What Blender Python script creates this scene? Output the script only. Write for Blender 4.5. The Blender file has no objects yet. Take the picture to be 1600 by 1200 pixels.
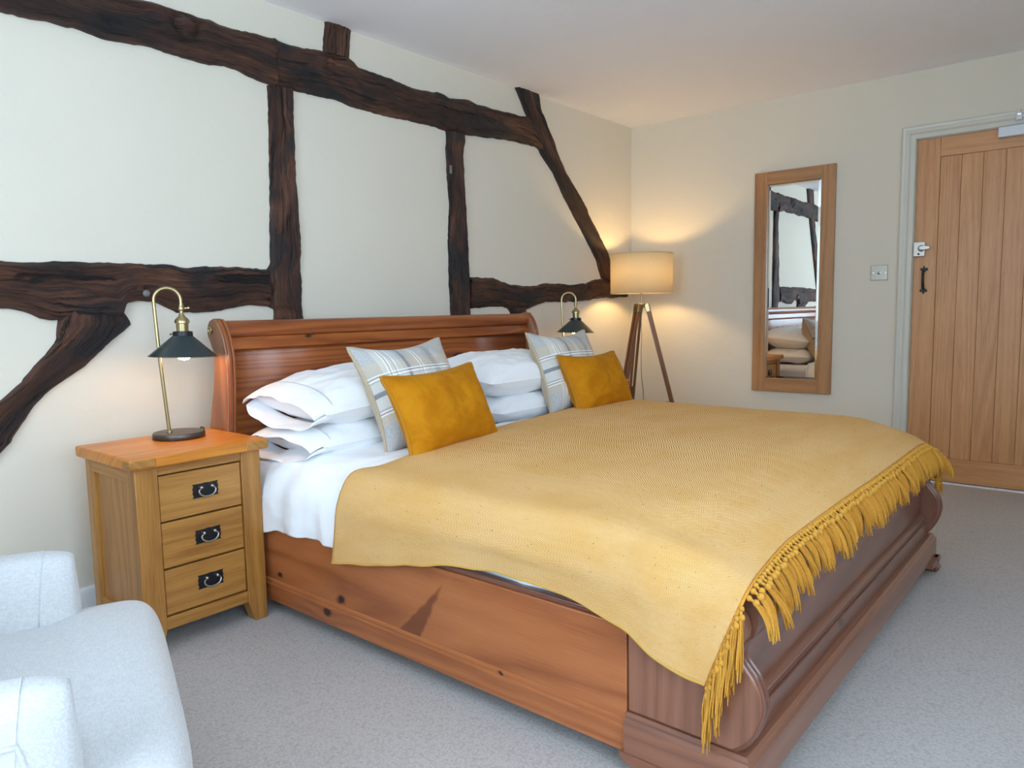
import bpy, math, random
from mathutils import Vector, Matrix, noise
from bpy import context as CTX
random.seed(7)
R = math.radians
COL = CTX.scene.collection

# ------------------------------------------------------------------ camera
cam_d = bpy.data.cameras.new('camera')
cam = bpy.data.objects.new('camera', cam_d); COL.objects.link(cam)
cam_d.sensor_width = 36.0; cam_d.lens = 1140.4 / 1600 * 36.0; cam_d.clip_start = 0.05
_y, _t, _r = R(-50.05), R(-5.80), R(-1.017)
_fw = Vector((-math.sin(_y)*math.cos(_t), math.cos(_y)*math.cos(_t), math.sin(_t)))
_r0 = Vector((math.cos(_y), math.sin(_y), 0)); _u0 = _r0.cross(_fw)
_rt = math.cos(_r)*_r0 + math.sin(_r)*_u0; _up = -math.sin(_r)*_r0 + math.cos(_r)*_u0
M = Matrix((_rt, _up, -_fw)).transposed().to_4x4(); M.translation = Vector((-4.8455, -2.8665, 1.0611))
cam.matrix_world = M
CTX.scene.camera = cam

# ------------------------------------------------------------------ world, exposure
vs = CTX.scene.view_settings
vs.view_transform = 'Standard'; vs.look = 'None'; vs.gamma = 1.0; vs.use_curve_mapping = False
vs.exposure = 0.0
world = bpy.data.worlds.new('daylight'); CTX.scene.world = world; world.use_nodes = True
bg = world.node_tree.nodes['Background']
bg.inputs['Color'].default_value = (0.60, 0.795, 1.0, 1); bg.inputs['Strength'].default_value = 11.8
CTX.scene.cycles.max_bounces = 10; CTX.scene.cycles.diffuse_bounces = 6
CTX.scene.cycles.sample_clamp_indirect = 6.0
CTX.scene.cycles.use_denoising = True

# windows of the room (behind and beside the camera): x0,x1,z0,z1 on the front wall, y on the left wall
FRONT_Y, LEFT_X, HT = -3.75, -6.0, 2.382
WINS = [(-5.6, -4.0, 0.70, 2.15), (-3.2, -2.5, 0.95, 1.9)]
LWIN = (-2.7, -1.2, 0.75, 2.15)
def portal(name, loc, rot, sx, sz):
    l = bpy.data.lights.new(name, 'AREA'); l.shape = 'RECTANGLE'; l.size = sx; l.size_y = sz
    l.cycles.is_portal = True
    o = bpy.data.objects.new(name, l); COL.objects.link(o); o.location = loc; o.rotation_euler = rot
for i, (a, b, c, d) in enumerate(WINS):
    portal('window_light', ((a+b)/2, FRONT_Y-0.02, (c+d)/2), (R(90), 0, 0), b-a, d-c)

portal('window_light', (LEFT_X-0.02, (LWIN[0]+LWIN[1])/2, (LWIN[2]+LWIN[3])/2), (R(90), 0, R(-90)), LWIN[1]-LWIN[0], LWIN[3]-LWIN[2])

# ------------------------------------------------------------------ material helpers
class NT:
    def __init__(s, name, rough=0.6, metal=0.0):
        s.m = bpy.data.materials.new(name); s.m.use_nodes = True; s.t = s.m.node_tree
        s.b = s.t.nodes['Principled BSDF']; s.out = s.t.nodes['Material Output']
        s.b.inputs['Roughness'].default_value = rough; s.b.inputs['Metallic'].default_value = metal
    def n(s, typ, **kw):
        nd = s.t.nodes.new(typ)
        for k, v in kw.items(): setattr(nd, k, v)
        return nd
    def set(s, inp, v):
        if hasattr(v, 'is_output') or isinstance(v, bpy.types.NodeSocket): s.t.links.new(v, inp)
        elif isinstance(v, (tuple, list)): inp.default_value = tuple(v) if len(v) != 3 or inp.type != 'RGBA' else (*v, 1)
        else: inp.default_value = v
    def math(s, op, a, b=0.0, c=None, clamp=False):
        nd = s.n('ShaderNodeMath', operation=op, use_clamp=clamp)
        s.set(nd.inputs[0], a); s.set(nd.inputs[1], b)
        if c is not None: s.set(nd.inputs[2], c)
        return nd.outputs[0]
    def mix(s, f, a, b):
        nd = s.n('ShaderNodeMix', data_type='RGBA')
        s.set(nd.inputs[0], f); s.set(nd.inputs[6], a); s.set(nd.inputs[7], b)
        return nd.outputs[2]
    def noise(s, vec, scale, detail=3, rough=0.5, dist=0.0):
        nd = s.n('ShaderNodeTexNoise'); s.set(nd.inputs['Vector'], vec)
        nd.inputs['Scale'].default_value = scale; nd.inputs['Detail'].default_value = detail
        nd.inputs['Roughness'].default_value = rough; nd.inputs['Distortion'].default_value = dist
        return nd.outputs['Fac']
    def uv(s): return s.n('ShaderNodeTexCoord').outputs['UV']
    def obj(s): return s.n('ShaderNodeTexCoord').outputs['Object']
    def mul(s, vec, v3):
        nd = s.n('ShaderNodeVectorMath', operation='MULTIPLY'); s.set(nd.inputs[0], vec); nd.inputs[1].default_value = v3
        return nd.outputs[0]
    def add(s, vec, v):
        nd = s.n('ShaderNodeVectorMath', operation='ADD'); s.set(nd.inputs[0], vec); s.set(nd.inputs[1], v)
        return nd.outputs[0]
    def sep(s, vec):
        nd = s.n('ShaderNodeSeparateXYZ'); s.set(nd.inputs[0], vec); return nd.outputs
    def comb(s, x, y, z):
        nd = s.n('ShaderNodeCombineXYZ')
        for i, v in enumerate((x, y, z)): s.set(nd.inputs[i], v)
        return nd.outputs[0]
    def ramp(s, fac, stops):
        nd = s.n('ShaderNodeValToRGB'); s.set(nd.inputs[0], fac); e = nd.color_ramp.elements
        while len(e) < len(stops): e.new(0.5)
        for i, (p, c) in enumerate(stops): e[i].position = p; e[i].color = (*c, 1)
        return nd.outputs[0]
    def smooth(s, v, a, b):
        nd = s.n('ShaderNodeMapRange', interpolation_type='SMOOTHSTEP'); s.set(nd.inputs[0], v)
        nd.inputs[1].default_value = a; nd.inputs[2].default_value = b
        return nd.outputs[0]
    def color(s, c): s.set(s.b.inputs['Base Color'], c)
    def bump(s, h, strength=0.3, dist=0.002):
        nd = s.n('ShaderNodeBump'); s.set(nd.inputs['Height'], h)
        nd.inputs['Strength'].default_value = strength; nd.inputs['Distance'].default_value = dist
        s.t.links.new(nd.outputs[0], s.b.inputs['Normal'])

def wedge_knot(m):
    # the long flared knot in the near side rail (object coordinates: y along the bed, z up)
    nt = m.node_tree; t = NT.__new__(NT); t.m = m; t.t = nt; t.b = nt.nodes['Principled BSDF']
    x, y, z = t.sep(t.obj()); src = t.b.inputs['Base Color'].links[0].from_socket
    yy = t.math('ADD', y, 1.3 - 1.265); s = t.math('DIVIDE', t.math('SUBTRACT', z, .152), .155)      # 0 at the foot, 1 at the tip
    cen = t.math('MULTIPLY', s, -.125); wob = t.math('MULTIPLY', t.math('SUBTRACT', t.noise(t.obj(), 30, 2, 0.5), 0.5), 0.02)
    hw = t.math('MULTIPLY', t.math('SUBTRACT', 1.0, s), .040)
    dd = t.math('SUBTRACT', t.math('ABSOLUTE', t.math('ADD', t.math('SUBTRACT', yy, cen), wob)), hw)
    inside = t.math('MULTIPLY', t.math('SUBTRACT', 1.0, t.smooth(dd, -.008, .006)), t.math('MULTIPLY', t.math('GREATER_THAN', s, -.16), t.math('LESS_THAN', s, 1.0)))
    halo = t.math('MULTIPLY', t.math('SUBTRACT', 1.0, t.smooth(dd, .0, .030)), t.math('MULTIPLY', t.math('GREATER_THAN', s, -.16), t.math('LESS_THAN', s, 1.25)))
    c = t.mix(t.math('MULTIPLY', halo, .45), src, (0.40, 0.13, 0.035)); c = t.mix(t.math('MULTIPLY', inside, .75), c, (0.13, 0.030, 0.012)); t.color(c)
    return m
def plain(name, col, rough=0.5, metal=0.0):
    t = NT(name, rough, metal); t.color(col); return t.m

def wood(name, light, mid, dark, rough=0.4, fine=0.5, rings=9.0, knots=False, bump=0.25, coat=0.0, knotcol=None, wob=1.0):
    """wood whose grain runs along the UV's u axis (UVs are in metres)"""
    t = NT(name, rough); uv = t.uv()
    warp = t.noise(t.mul(uv, (1.2, 5.0, 1)), 1.0, 2, 0.5)
    x, y, z = t.sep(uv)
    v2 = t.math('ADD', y, t.math('MULTIPLY', warp, 0.045*wob))
    kf = None
    if knots:
        vor = t.n('ShaderNodeTexVoronoi', voronoi_dimensions='2D'); kd = t.n('ShaderNodeTexNoise'); t.set(kd.inputs['Vector'], t.mul(uv, (14, 14, 1))); kd.inputs['Scale'].default_value = 1.0
        t.set(vor.inputs['Vector'], t.add(t.mul(uv, (0.8, 1.3, 1)), t.mul(kd.outputs['Color'], (0.05, 0.05, 0))))
        vor.inputs['Scale'].default_value = knots
        d = vor.outputs['Distance']
        near = t.math('SUBTRACT', 1.0, t.smooth(d, 0.0, 0.30))
        v2 = t.math('ADD', v2, t.math('MULTIPLY', near, 0.022))
        kr = t.sep(vor.outputs['Color'])[0]
        kf = t.math('SUBTRACT', 1.0, t.smooth(t.math('DIVIDE', d, t.math('ADD', t.math('MULTIPLY', kr, 1.3), 0.15)), 0.020, 0.060))
    ringn = t.noise(t.comb(t.math('MULTIPLY', x, 0.22), t.math('MULTIPLY', v2, rings), z), 1.0, 1, 0.4)
    ring = t.math('ABSOLUTE', t.math('SUBTRACT', t.math('FRACT', t.math('MULTIPLY', ringn, 13.0)), 0.5))
    grain = t.noise(t.comb(t.math('MULTIPLY', x, 7.0), t.math('MULTIPLY', y, 330.0), z), 1.0, 3, 0.6)
    broad = t.noise(t.mul(uv, (1.5, 6.0, 1)), 1.0, 3, 0.6)
    f = t.math('ADD', t.math('ADD', t.math('MULTIPLY', ring, 0.55), 0.13), t.math('MULTIPLY', t.math('SUBTRACT', grain, 0.5), fine*1.3))
    f = t.math('ADD', f, t.math('MULTIPLY', t.math('SUBTRACT', broad, 0.5), 0.6))
    c = t.ramp(f, [(0.0, dark), (0.28, mid), (0.62, light)])
    if kf is not None:
        c = t.mix(kf, c, knotcol or tuple(v*0.22 for v in dark))
    t.color(c)
    t.bump(grain, bump, 0.0012)
    if coat:
        t.b.inputs['Coat Weight'].default_value = coat; t.b.inputs['Coat Roughness'].default_value = 0.22
    return t.m

# walls: soft distemper over lumpy plaster
def plaster(name, col, amp=0.35):
    t = NT(name, 0.85); o = t.obj()
    n1 = t.noise(o, 2.2, 3, 0.5); n2 = t.noise(o, 26, 3, 0.6)
    t.color(t.mix(t.math('MULTIPLY', n1, 0.6), col, tuple(v*0.94 for v in col)))
    t.bump(t.math('ADD', t.math('MULTIPLY', n1, 6.0), n2), amp, 0.004)
    return t.m
M_WALL = plaster('cream_plaster', (0.74, 0.68, 0.565))
M_CEIL = plaster('white_ceiling_paint', (0.93, 0.92, 0.95), 0.25)
M_TRIM = plain('putty_gloss_paint', (0.64, 0.61, 0.52), 0.35)
M_WHITE = plain('white_gloss_paint', (0.78, 0.78, 0.78), 0.35)

def carpet():
    t = NT('woven_loop_carpet', 0.95); o = t.obj()
    v = t.n('ShaderNodeTexVoronoi'); t.set(v.inputs['Vector'], t.mul(o, (1, 1, 0.2))); v.inputs['Scale'].default_value = 140
    n = t.noise(o, 240, 2, 0.6); n2 = t.noise(o, 1.7, 2, 0.5)
    c = t.mix(v.outputs['Distance'], (0.64, 0.585, 0.545), (0.34, 0.31, 0.29))
    c = t.mix(t.math('MULTIPLY', n, 0.7), c, (0.48, 0.44, 0.42)); c = t.mix(t.math('MULTIPLY', n2, 0.25), c, (0.42, 0.38, 0.36))
    t.color(c); t.bump(t.math('SUBTRACT', n, v.outputs['Distance']), 0.30, 0.003)
    return t.m
M_CARPET = carpet()

def timber():
    t = NT('aged_dark_timber', 0.62); uv = t.uv()
    w = t.noise(t.mul(uv, (2.0, 9.0, 1)), 1.0, 3, 0.6)
    x, y, z = t.sep(uv); y2 = t.math('ADD', y, t.math('MULTIPLY', w, 0.06))
    g = t.noise(t.comb(t.math('MULTIPLY', x, 5.0), t.math('MULTIPLY', y2, 150.0), z), 1.0, 6, 0.75, 0.4)
    b = t.noise(t.mul(uv, (1.8, 7.0, 1)), 1.0, 4, 0.6)
    crack = t.noise(t.comb(t.math('MULTIPLY', x, 2.2), t.math('MULTIPLY', y2, 38.0), z), 1.0, 4, 0.7, 1.2)
    f = t.math('ADD', t.math('MULTIPLY', g, 0.55), t.math('MULTIPLY', b, 0.55))
    c = t.ramp(f, [(0.40, (0.006, 0.005, 0.005)), (0.51, (0.040, 0.016, 0.010)), (0.60, (0.105, 0.038, 0.018)), (0.74, (0.26, 0.115, 0.062))])
    cf = t.math('SUBTRACT', 1.0, t.smooth(crack, 0.36, 0.44))
    c = t.mix(cf, c, (0.006, 0.005, 0.005))
    bl = t.smooth(t.noise(t.add(t.mul(uv, (2.6, 5.0, 1)), (7.3, 2.1, 0)), 1.0, 3, 0.6), 0.50, 0.62)
    c = t.mix(t.math('MULTIPLY', bl, 0.85), c, (0.014, 0.013, 0.015))
    t.color(c)
    h = t.math('SUBTRACT', g, t.math('MULTIPLY', cf, 1.2))
    t.bump(t.math('ADD', h, t.math('MULTIPLY', t.noise(t.mul(uv, (30, 90, 1)), 1.0, 4, 0.75), 0.8)), 1.0, 0.012)
    return t.m
M_TIMBER = timber()
M_PINE = wood('orange_stained_pine', (0.50, 0.170, 0.056), (0.38, 0.117, 0.036), (0.23, 0.060, 0.018), 0.36, 0.35, 5, knots=2.6, coat=0.12, knotcol=(0.03, 0.008, 0.004))
M_PINE_K = wedge_knot(M_PINE.copy())
M_PINE_H = wood('red_brown_pine', (0.48, 0.150, 0.030), (0.30, 0.075, 0.014), (0.14, 0.028, 0.007), 0.34, 0.30, 6, knots=2.3, coat=0.2, knotcol=(0.02, 0.005, 0.003))
M_PINE_D = wood('dark_polished_pine', (0.25, 0.105, 0.062), (0.17, 0.062, 0.038), (0.10, 0.034, 0.021), 0.28, 0.30, 5, knots=2.4, coat=0.5, knotcol=(0.02, 0.008, 0.005))
M_PINE_E = wood('brown_pine_post', (0.31, 0.132, 0.075), (0.235, 0.092, 0.052), (0.15, 0.055, 0.030), 0.32, 0.30, 5, coat=0.35)
M_PINE_P = wood('brown_pine_headboard_post', (0.34, 0.155, 0.072), (0.26, 0.105, 0.045), (0.16, 0.060, 0.025), 0.42, 0.30, 5, coat=0.1)
M_OAK = wood('golden_oak', (0.49, 0.240, 0.055), (0.40, 0.175, 0.035), (0.27, 0.105, 0.018), 0.42, 0.8, 7, coat=0.05)
M_OAKTOP = wood('golden_oak_top', (0.70, 0.270, 0.030), (0.60, 0.205, 0.020), (0.45, 0.135, 0.013), 0.36, 0.8, 6, coat=0.05)
M_DOOR = wood('pale_oak_door', (0.66, 0.345, 0.150), (0.59, 0.285, 0.115), (0.48, 0.215, 0.080), 0.42, 0.9, 9, wob=0.5)
M_MIRF = wood('pale_oak_frame', (0.50, 0.27, 0.125), (0.42, 0.21, 0.088), (0.30, 0.135, 0.052), 0.36, 0.7, 6, wob=0.6)
M_TRIPOD = wood('brown_teak', (0.30, 0.13, 0.055), (0.20, 0.078, 0.032), (0.11, 0.040, 0.016), 0.35, 0.6, 8)
M_BRASS = plain('aged_brass', (0.42, 0.33, 0.17), 0.28, 1.0)
M_NICKEL = plain('brushed_nickel', (0.42, 0.39, 0.34), 0.35, 1.0)
M_CHROME = plain('chrome', (0.75, 0.77, 0.8), 0.12, 1.0)
M_BRONZE = plain('dark_bronze', (0.10, 0.085, 0.075), 0.38, 0.8)
M_IRON = plain('black_iron', (0.012, 0.013, 0.015), 0.42, 0.3)
M_BLACK = plain('black_rubber', (0.01, 0.01, 0.01), 0.5)
M_DARKGAP = plain('dark_recess', (0.02, 0.012, 0.008), 0.8)
M_SILVER = plain('silver_casing', (0.62, 0.63, 0.66), 0.35, 0.2)

M_NICKEL_OLD = plain('worn_grey_metal', (0.22, 0.21, 0.20), 0.6, 0.6)
M_SHADE = plain('blue_black_shade', (0.018, 0.030, 0.034), 0.30)
M_LINING = plain('brassy_shade_lining', (0.60, 0.44, 0.22), 0.5, 0.3)
def glow(name, col, s):
    t = NT(name); t.b.inputs['Emission Color'].default_value = (*col, 1); t.b.inputs['Emission Strength'].default_value = s
    t.color((0.9, 0.9, 0.9)); return t.m
M_BULB = glow('lit_bulb', (1.0, 0.62, 0.32), 60)
M_BULB_F = glow('lit_bulb_in_shade', (1.0, 0.66, 0.28), 235)
def linen_shade():
    t = NT('linen_lampshade', 0.9); uv = t.uv()
    n = t.noise(t.mul(uv, (60, 420, 1)), 1.0, 2, 0.6); n2 = t.noise(t.mul(uv, (420, 60, 1)), 1.0, 2, 0.6)
    c = t.mix(t.math('MULTIPLY', t.math('ADD', n, n2), 0.5), (0.64, 0.55, 0.37), (0.88, 0.80, 0.60))
    t.color(c); tr = t.n('ShaderNodeBsdfTranslucent'); t.t.links.new(c, tr.inputs[0])
    mx = t.n('ShaderNodeMixShader'); mx.inputs[0].default_value = 0.42
    t.t.links.new(t.b.outputs[0], mx.inputs[1]); t.t.links.new(tr.outputs[0], mx.inputs[2]); t.t.links.new(mx.outputs[0], t.out.inputs[0])
    return t.m
M_LSHADE = linen_shade()
def mirror_glass():
    t = NT('mirror_silver', 0.0, 1.0); t.color((0.90, 0.92, 0.91)); return t.m
M_MIRROR = mirror_glass()
def window_glass():
    t = NT('clear_glass', 0.0); g = t.n('ShaderNodeBsdfTransparent'); gl = t.n('ShaderNodeBsdfGlossy'); gl.inputs['Roughness'].default_value = 0.0
    mx = t.n('ShaderNodeMixShader'); mx.inputs[0].default_value = 0.06
    t.t.links.new(g.outputs[0], mx.inputs[1]); t.t.links.new(gl.outputs[0], mx.inputs[2]); t.t.links.new(mx.outputs[0], t.out.inputs[0])
    return t.m
M_GLASS = window_glass()
def fabric(name, col, col2, rough=0.85, scale=520, bump=0.35, sheen=0.2, big=0.0, ob=False):
    t = NT(name, rough); uv = t.obj() if ob else t.uv(); t.b.inputs['Specular IOR Level'].default_value = 0.2
    zs = scale*.6 if ob else 1
    a = t.noise(t.mul(uv, (scale*0.22, scale, zs)), 1.0, 2, 0.6); b = t.noise(t.mul(uv, (scale, scale*0.22, zs)), 1.0, 2, 0.6)
    f = t.math('MULTIPLY', t.math('ADD', a, b), 0.5)
    c = t.mix(t.smooth(f, 0.35, 0.65), col, col2)
    t.color(c); h = f
    if big:
        h = t.math('ADD', f, t.math('MULTIPLY', t.noise(t.obj(), 18, 4, 0.6, 0.4), big))
    t.bump(h, bump, 0.0015); t.b.inputs['Sheen Weight'].default_value = sheen
    return t.m
M_LINEN = fabric('pale_linen_upholstery', (0.50, 0.495, 0.49), (0.60, 0.595, 0.59), scale=420, bump=0.10, ob=True)
M_COTTON = fabric('white_cotton', (0.90, 0.90, 0.91), (0.93, 0.93, 0.94), 0.75, 900, 0.12, 0.1, big=5)
M_SHEET = fabric('white_sheet', (0.86, 0.88, 0.92), (0.90, 0.91, 0.94), 0.75, 900, 0.12, 0.1, big=5)
M_BEIGE = fabric('beige_backing', (0.44, 0.34, 0.23), (0.55, 0.44, 0.31))
def velvet():
    t = NT('mustard_velvet', 0.75); o = t.obj(); n = t.noise(o, 12, 4, 0.65, 0.5)
    t.color(t.mix(t.smooth(n, 0.35, 0.68), (0.44, 0.155, 0.002), (0.54, 0.21, 0.005)))
    t.bump(t.noise(o, 300, 2, 0.5), 0.2, 0.001); t.b.inputs['Specular IOR Level'].default_value = 0.12
    t.b.inputs['Sheen Weight'].default_value = 0.12; t.b.inputs['Sheen Tint'].default_value = (0.95, 0.55, 0.10, 1); t.b.inputs['Sheen Roughness'].default_value = 0.4
    return t.m
M_VELVET = velvet()
M_VPIPE = plain('mustard_velvet_piping', (0.44, 0.18, 0.006), 0.9)
def herringbone():
    t = NT('mustard_herringbone_weave', 0.9); x, y, z = t.sep(t.uv())
    band = t.math('ABSOLUTE', t.math('SUBTRACT', t.math('MULTIPLY', t.math('FRACT', t.math('DIVIDE', x, 0.046)), 2.0), 1.0))
    ph = t.math('ADD', t.math('DIVIDE', y, 0.0072), t.math('MULTIPLY', band, 3.2))
    st = t.math('ABSOLUTE', t.math('SUBTRACT', t.math('MULTIPLY', t.math('FRACT', ph), 2.0), 1.0))
    n = t.noise(t.comb(t.math('MULTIPLY', x, 500), t.math('MULTIPLY', y, 500), 0.0), 1.0, 2, 0.6)
    f = t.smooth(t.math('ADD', st, t.math('MULTIPLY', t.math('SUBTRACT', n, 0.5), 0.35)), 0.42, 0.60)
    # the selvedge along both sides is plain mustard
    c = t.mix(f, (0.56, 0.245, 0.025), (0.94, 0.66, 0.35))
    big = t.noise(t.comb(x, y, 0.0), 5.0, 3, 0.6)
    c = t.mix(t.math('MULTIPLY', t.smooth(big, 0.35, 0.7), 0.30), c, (0.64, 0.30, 0.04))
    sp = t.smooth(t.noise(t.comb(t.math('MULTIPLY', x, 140), t.math('MULTIPLY', y, 140), 3.0), 1.0, 0, 0.5), 0.80, 0.84)
    c = t.mix(sp, c, (0.16, 0.10, 0.05))
    t.color(c); t.bump(t.math('ADD', st, n), 0.5, 0.0015); t.b.inputs['Specular IOR Level'].default_value = 0.1
    return t.m
M_THROW = herringbone()
M_HEM = plain('mustard_yarn_hem', (0.66, 0.37, 0.07), 0.9)
def yarn():
    t = NT('mustard_yarn', 0.9); n = t.noise(t.obj(), 260, 2, 0.5)
    t.color(t.mix(n, (0.50, 0.215, 0.016), (0.71, 0.36, 0.05))); t.bump(n, 0.5, 0.002); return t.m
M_YARN = yarn()
def plaid():
    t = NT('grey_and_cream_plaid', 0.88); x, y, z = t.sep(t.uv())     # u,v in metres from the cushion's corner
    n1 = t.noise(t.comb(t.math('MULTIPLY', x, 160), t.math('MULTIPLY', y, 700), 0.0), 1.0, 2, 0.6)
    n2 = t.noise(t.comb(t.math('MULTIPLY', x, 700), t.math('MULTIPLY', y, 160), 0.0), 1.0, 2, 0.6)
    def bands(c, lst):
        f = None
        for a, w in lst:
            b = t.math('LESS_THAN', t.math('ABSOLUTE', t.math('SUBTRACT', c, a)), w)
            f = b if f is None else t.math('MAXIMUM', f, b)
        return f
    base = t.mix(t.smooth(t.math('ADD', n1, n2), 0.8, 1.2), (0.37, 0.36, 0.35), (0.56, 0.55, 0.53))
    # broad zones
    base = t.mix(t.math('MULTIPLY', bands(y, [(0.318, 0.024), (0.132, 0.022)]), 0.42), base, (0.66, 0.50, 0.30))
    base = t.mix(t.math('MULTIPLY', bands(x, [(0.215, 0.028), (0.385, 0.025), (0.065, 0.02)]), 0.26), base, (0.62, 0.50, 0.34))
    base = t.mix(t.math('MULTIPLY', bands(y, [(0.225, 0.055)]), 0.60), base, (0.78, 0.76, 0.71))
    base = t.mix(t.math('MULTIPLY', bands(x, [(0.095, 0.045)]), 0.38), base, (0.76, 0.74, 0.70))
    base = t.mix(bands(y, [(0.222, 0.009)]), base, (0.24, 0.25, 0.27))
    base = t.mix(t.math('MULTIPLY', bands(x, [(0.165, 0.0075)]), 0.9), base, (0.22, 0.235, 0.25))
    base = t.mix(bands(x, [(0.292, 0.0016), (0.302, 0.0016), (0.312, 0.0016)]), base, (0.13, 0.12, 0.13))
    lines = t.math('MAXIMUM', bands(x, [(0.075, 0.0022), (0.088, 0.0022), (0.113, 0.0022), (0.220, 0.0018), (0.232, 0.0018)]),
                   bands(y, [(0.290, 0.0022), (0.278, 0.0022), (0.160, 0.0022), (0.148, 0.0022)]))
    base = t.mix(lines, base, (0.88, 0.87, 0.82))
    dl = t.math('MAXIMUM', bands(x, [(0.082, 0.0014), (0.106, 0.0014), (0.226, 0.0012)]), bands(y, [(0.284, 0.0014), (0.270, 0.0014), (0.154, 0.0014)]))
    base = t.mix(t.math('MULTIPLY', dl, 0.8), base, (0.36, 0.27, 0.20))
    tw = t.math('FRACT', t.math('MULTIPLY', t.math('ADD', x, y), 260.0))
    base = t.mix(t.math('MULTIPLY', t.math('LESS_THAN', tw, 0.4), 0.18), base, (0.30, 0.29, 0.28))
    t.color(base); t.bump(t.math('ADD', n1, n2), 0.35, 0.0015); t.b.inputs['Sheen Weight'].default_value = 0.15
    return t.m
M_PLAID = plaid()

# ------------------------------------------------------------------ mesh helpers
class MB:
    def __init__(s): s.v = []; s.f = []; s.uv = []
    def face(s, idx, uvs): s.f.append(list(idx)); s.uv.append([tuple(u) for u in uvs])
    def box(s, x0, x1, y0, y1, z0, z1, grain='x'):
        o = len(s.v); s.v += [(x, y, z) for z in (z0, z1) for y in (y0, y1) for x in (x0, x1)]
        ru, rv = random.random()*9, random.random()*9
        for q in ((0, 2, 3, 1), (4, 5, 7, 6), (0, 1, 5, 4), (2, 6, 7, 3), (0, 4, 6, 2), (1, 3, 7, 5)):
            P = [s.v[o+i] for i in q]; s.face([o+i for i in q], [s._uv(p, grain, ru, rv) for p in P])
        return s
    def _uv(s, p, grain, ru=0, rv=0):
        x, y, z = p
        if grain == 'x': return (x+ru, y*0.9+z+rv)
        if grain == 'y': return (y+ru, x*0.9+z+rv)
        return (z+ru, x+y*0.8+rv)
    def prism(s, poly, ax, a0, a1, grain='z'):
        """polygon extruded along an axis. ax='x': poly is (y,z); ax='y': (x,z); ax='z': (x,y)"""
        def pt(p, a):
            return (a, p[0], p[1]) if ax == 'x' else ((p[0], a, p[1]) if ax == 'y' else (p[0], p[1], a))
        n = len(poly); o = len(s.v); ru, rv = random.random()*9, random.random()*9
        area = sum(poly[i][0]*poly[(i+1) % n][1]-poly[(i+1) % n][0]*poly[i][1] for i in range(n))
        if (area < 0) != (ax == 'y'): poly = poly[::-1]
        s.v += [pt(p, a0) for p in poly] + [pt(p, a1) for p in poly]
        acc = 0
        for i in range(n):
            j = (i+1) % n; L = math.dist(poly[i], poly[j]); q = (o+i, o+j, o+n+j, o+n+i)
            if grain == ax: uvs = [(a0+ru, acc+rv), (a0+ru, acc+L+rv), (a1+ru, acc+L+rv), (a1+ru, acc+rv)]
            else: uvs = [(acc+ru, a0+rv), (acc+L+ru, a0+rv), (acc+L+ru, a1+rv), (acc+ru, a1+rv)]
            s.face(q, uvs); acc += L
        for idx in ([o+i for i in range(n)][::-1], [o+n+i for i in range(n)]):
            s.face(idx, [s._uv(s.v[i], grain, ru, rv) for i in idx])
        return s
    def tube(s, pts, r, n=8, closed=False, cap=True):
        P = [Vector(p) for p in pts]; m = len(P); o = len(s.v); rr = r if isinstance(r, (list, tuple)) else [r]*m
        prev = None; acc = 0; accs = []
        for i in range(m):
            d = (P[(i+1) % m]-P[i-1]) if closed else (P[min(i+1, m-1)]-P[max(i-1, 0)])
            if d.length < 1e-9: d = Vector((0, 0, 1))
            d.normalize()
            if prev is None:
                a = d.orthogonal().normalized()
            else:
                a = prev - d*prev.dot(d)
                a = a.normalized() if a.length > 1e-6 else d.orthogonal().normalized()
            prev = a; b = d.cross(a)
            if i: acc += (P[i]-P[i-1]).length
            accs.append(acc)
            for k in range(n):
                w = 2*math.pi*k/n; s.v.append(tuple(P[i]+(a*math.cos(w)+b*math.sin(w))*rr[i]))
        for i in range(m if closed else m-1):
            j = (i+1) % m
            for k in range(n):
                l = (k+1) % n
                s.face((o+i*n+k, o+i*n+l, o+j*n+l, o+j*n+k), [(accs[i], k/n*6.3*rr[i]), (accs[i], (k+1)/n*6.3*rr[i]), (accs[j], (k+1)/n*6.3*rr[i]), (accs[j], k/n*6.3*rr[i])])
        if not closed and cap:
            s.face([o+k for k in range(n)][::-1], [(0, 0)]*n); s.face([o+(m-1)*n+k for k in range(n)], [(0, 0)]*n)
        return s
    def lathe(s, prof, n=32, c=(0, 0, 0), mat=None):
        """profile of (r,z) turned about z"""
        o = len(s.v); m = len(prof); T = mat or Matrix.Identity(3)
        for r, z in prof:
            for k in range(n):
                w = 2*math.pi*k/n; s.v.append(tuple(Vector(c)+T @ Vector((r*math.cos(w), r*math.sin(w), z))))
        for i in range(m-1):
            for k in range(n):
                l = (k+1) % n; r = max(prof[i][0], prof[i+1][0])
                s.face((o+i*n+k, o+i*n+l, o+(i+1)*n+l, o+(i+1)*n+k), [(k/n*6.28*r, prof[i][1]), ((k+1)/n*6.28*r, prof[i][1]), ((k+1)/n*6.28*r, prof[i+1][1]), (k/n*6.28*r, prof[i+1][1])])
        for base, rev, rz in ((0, True, prof[0]), (m-1, False, prof[-1])):
            if rz[0] > 1e-4:
                idx = [o+base*n+k for k in range(n)]
                if rev: idx = idx[::-1]
                s.face(idx, [(s.v[i][0], s.v[i][1]) for i in idx])
        return s
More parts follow.
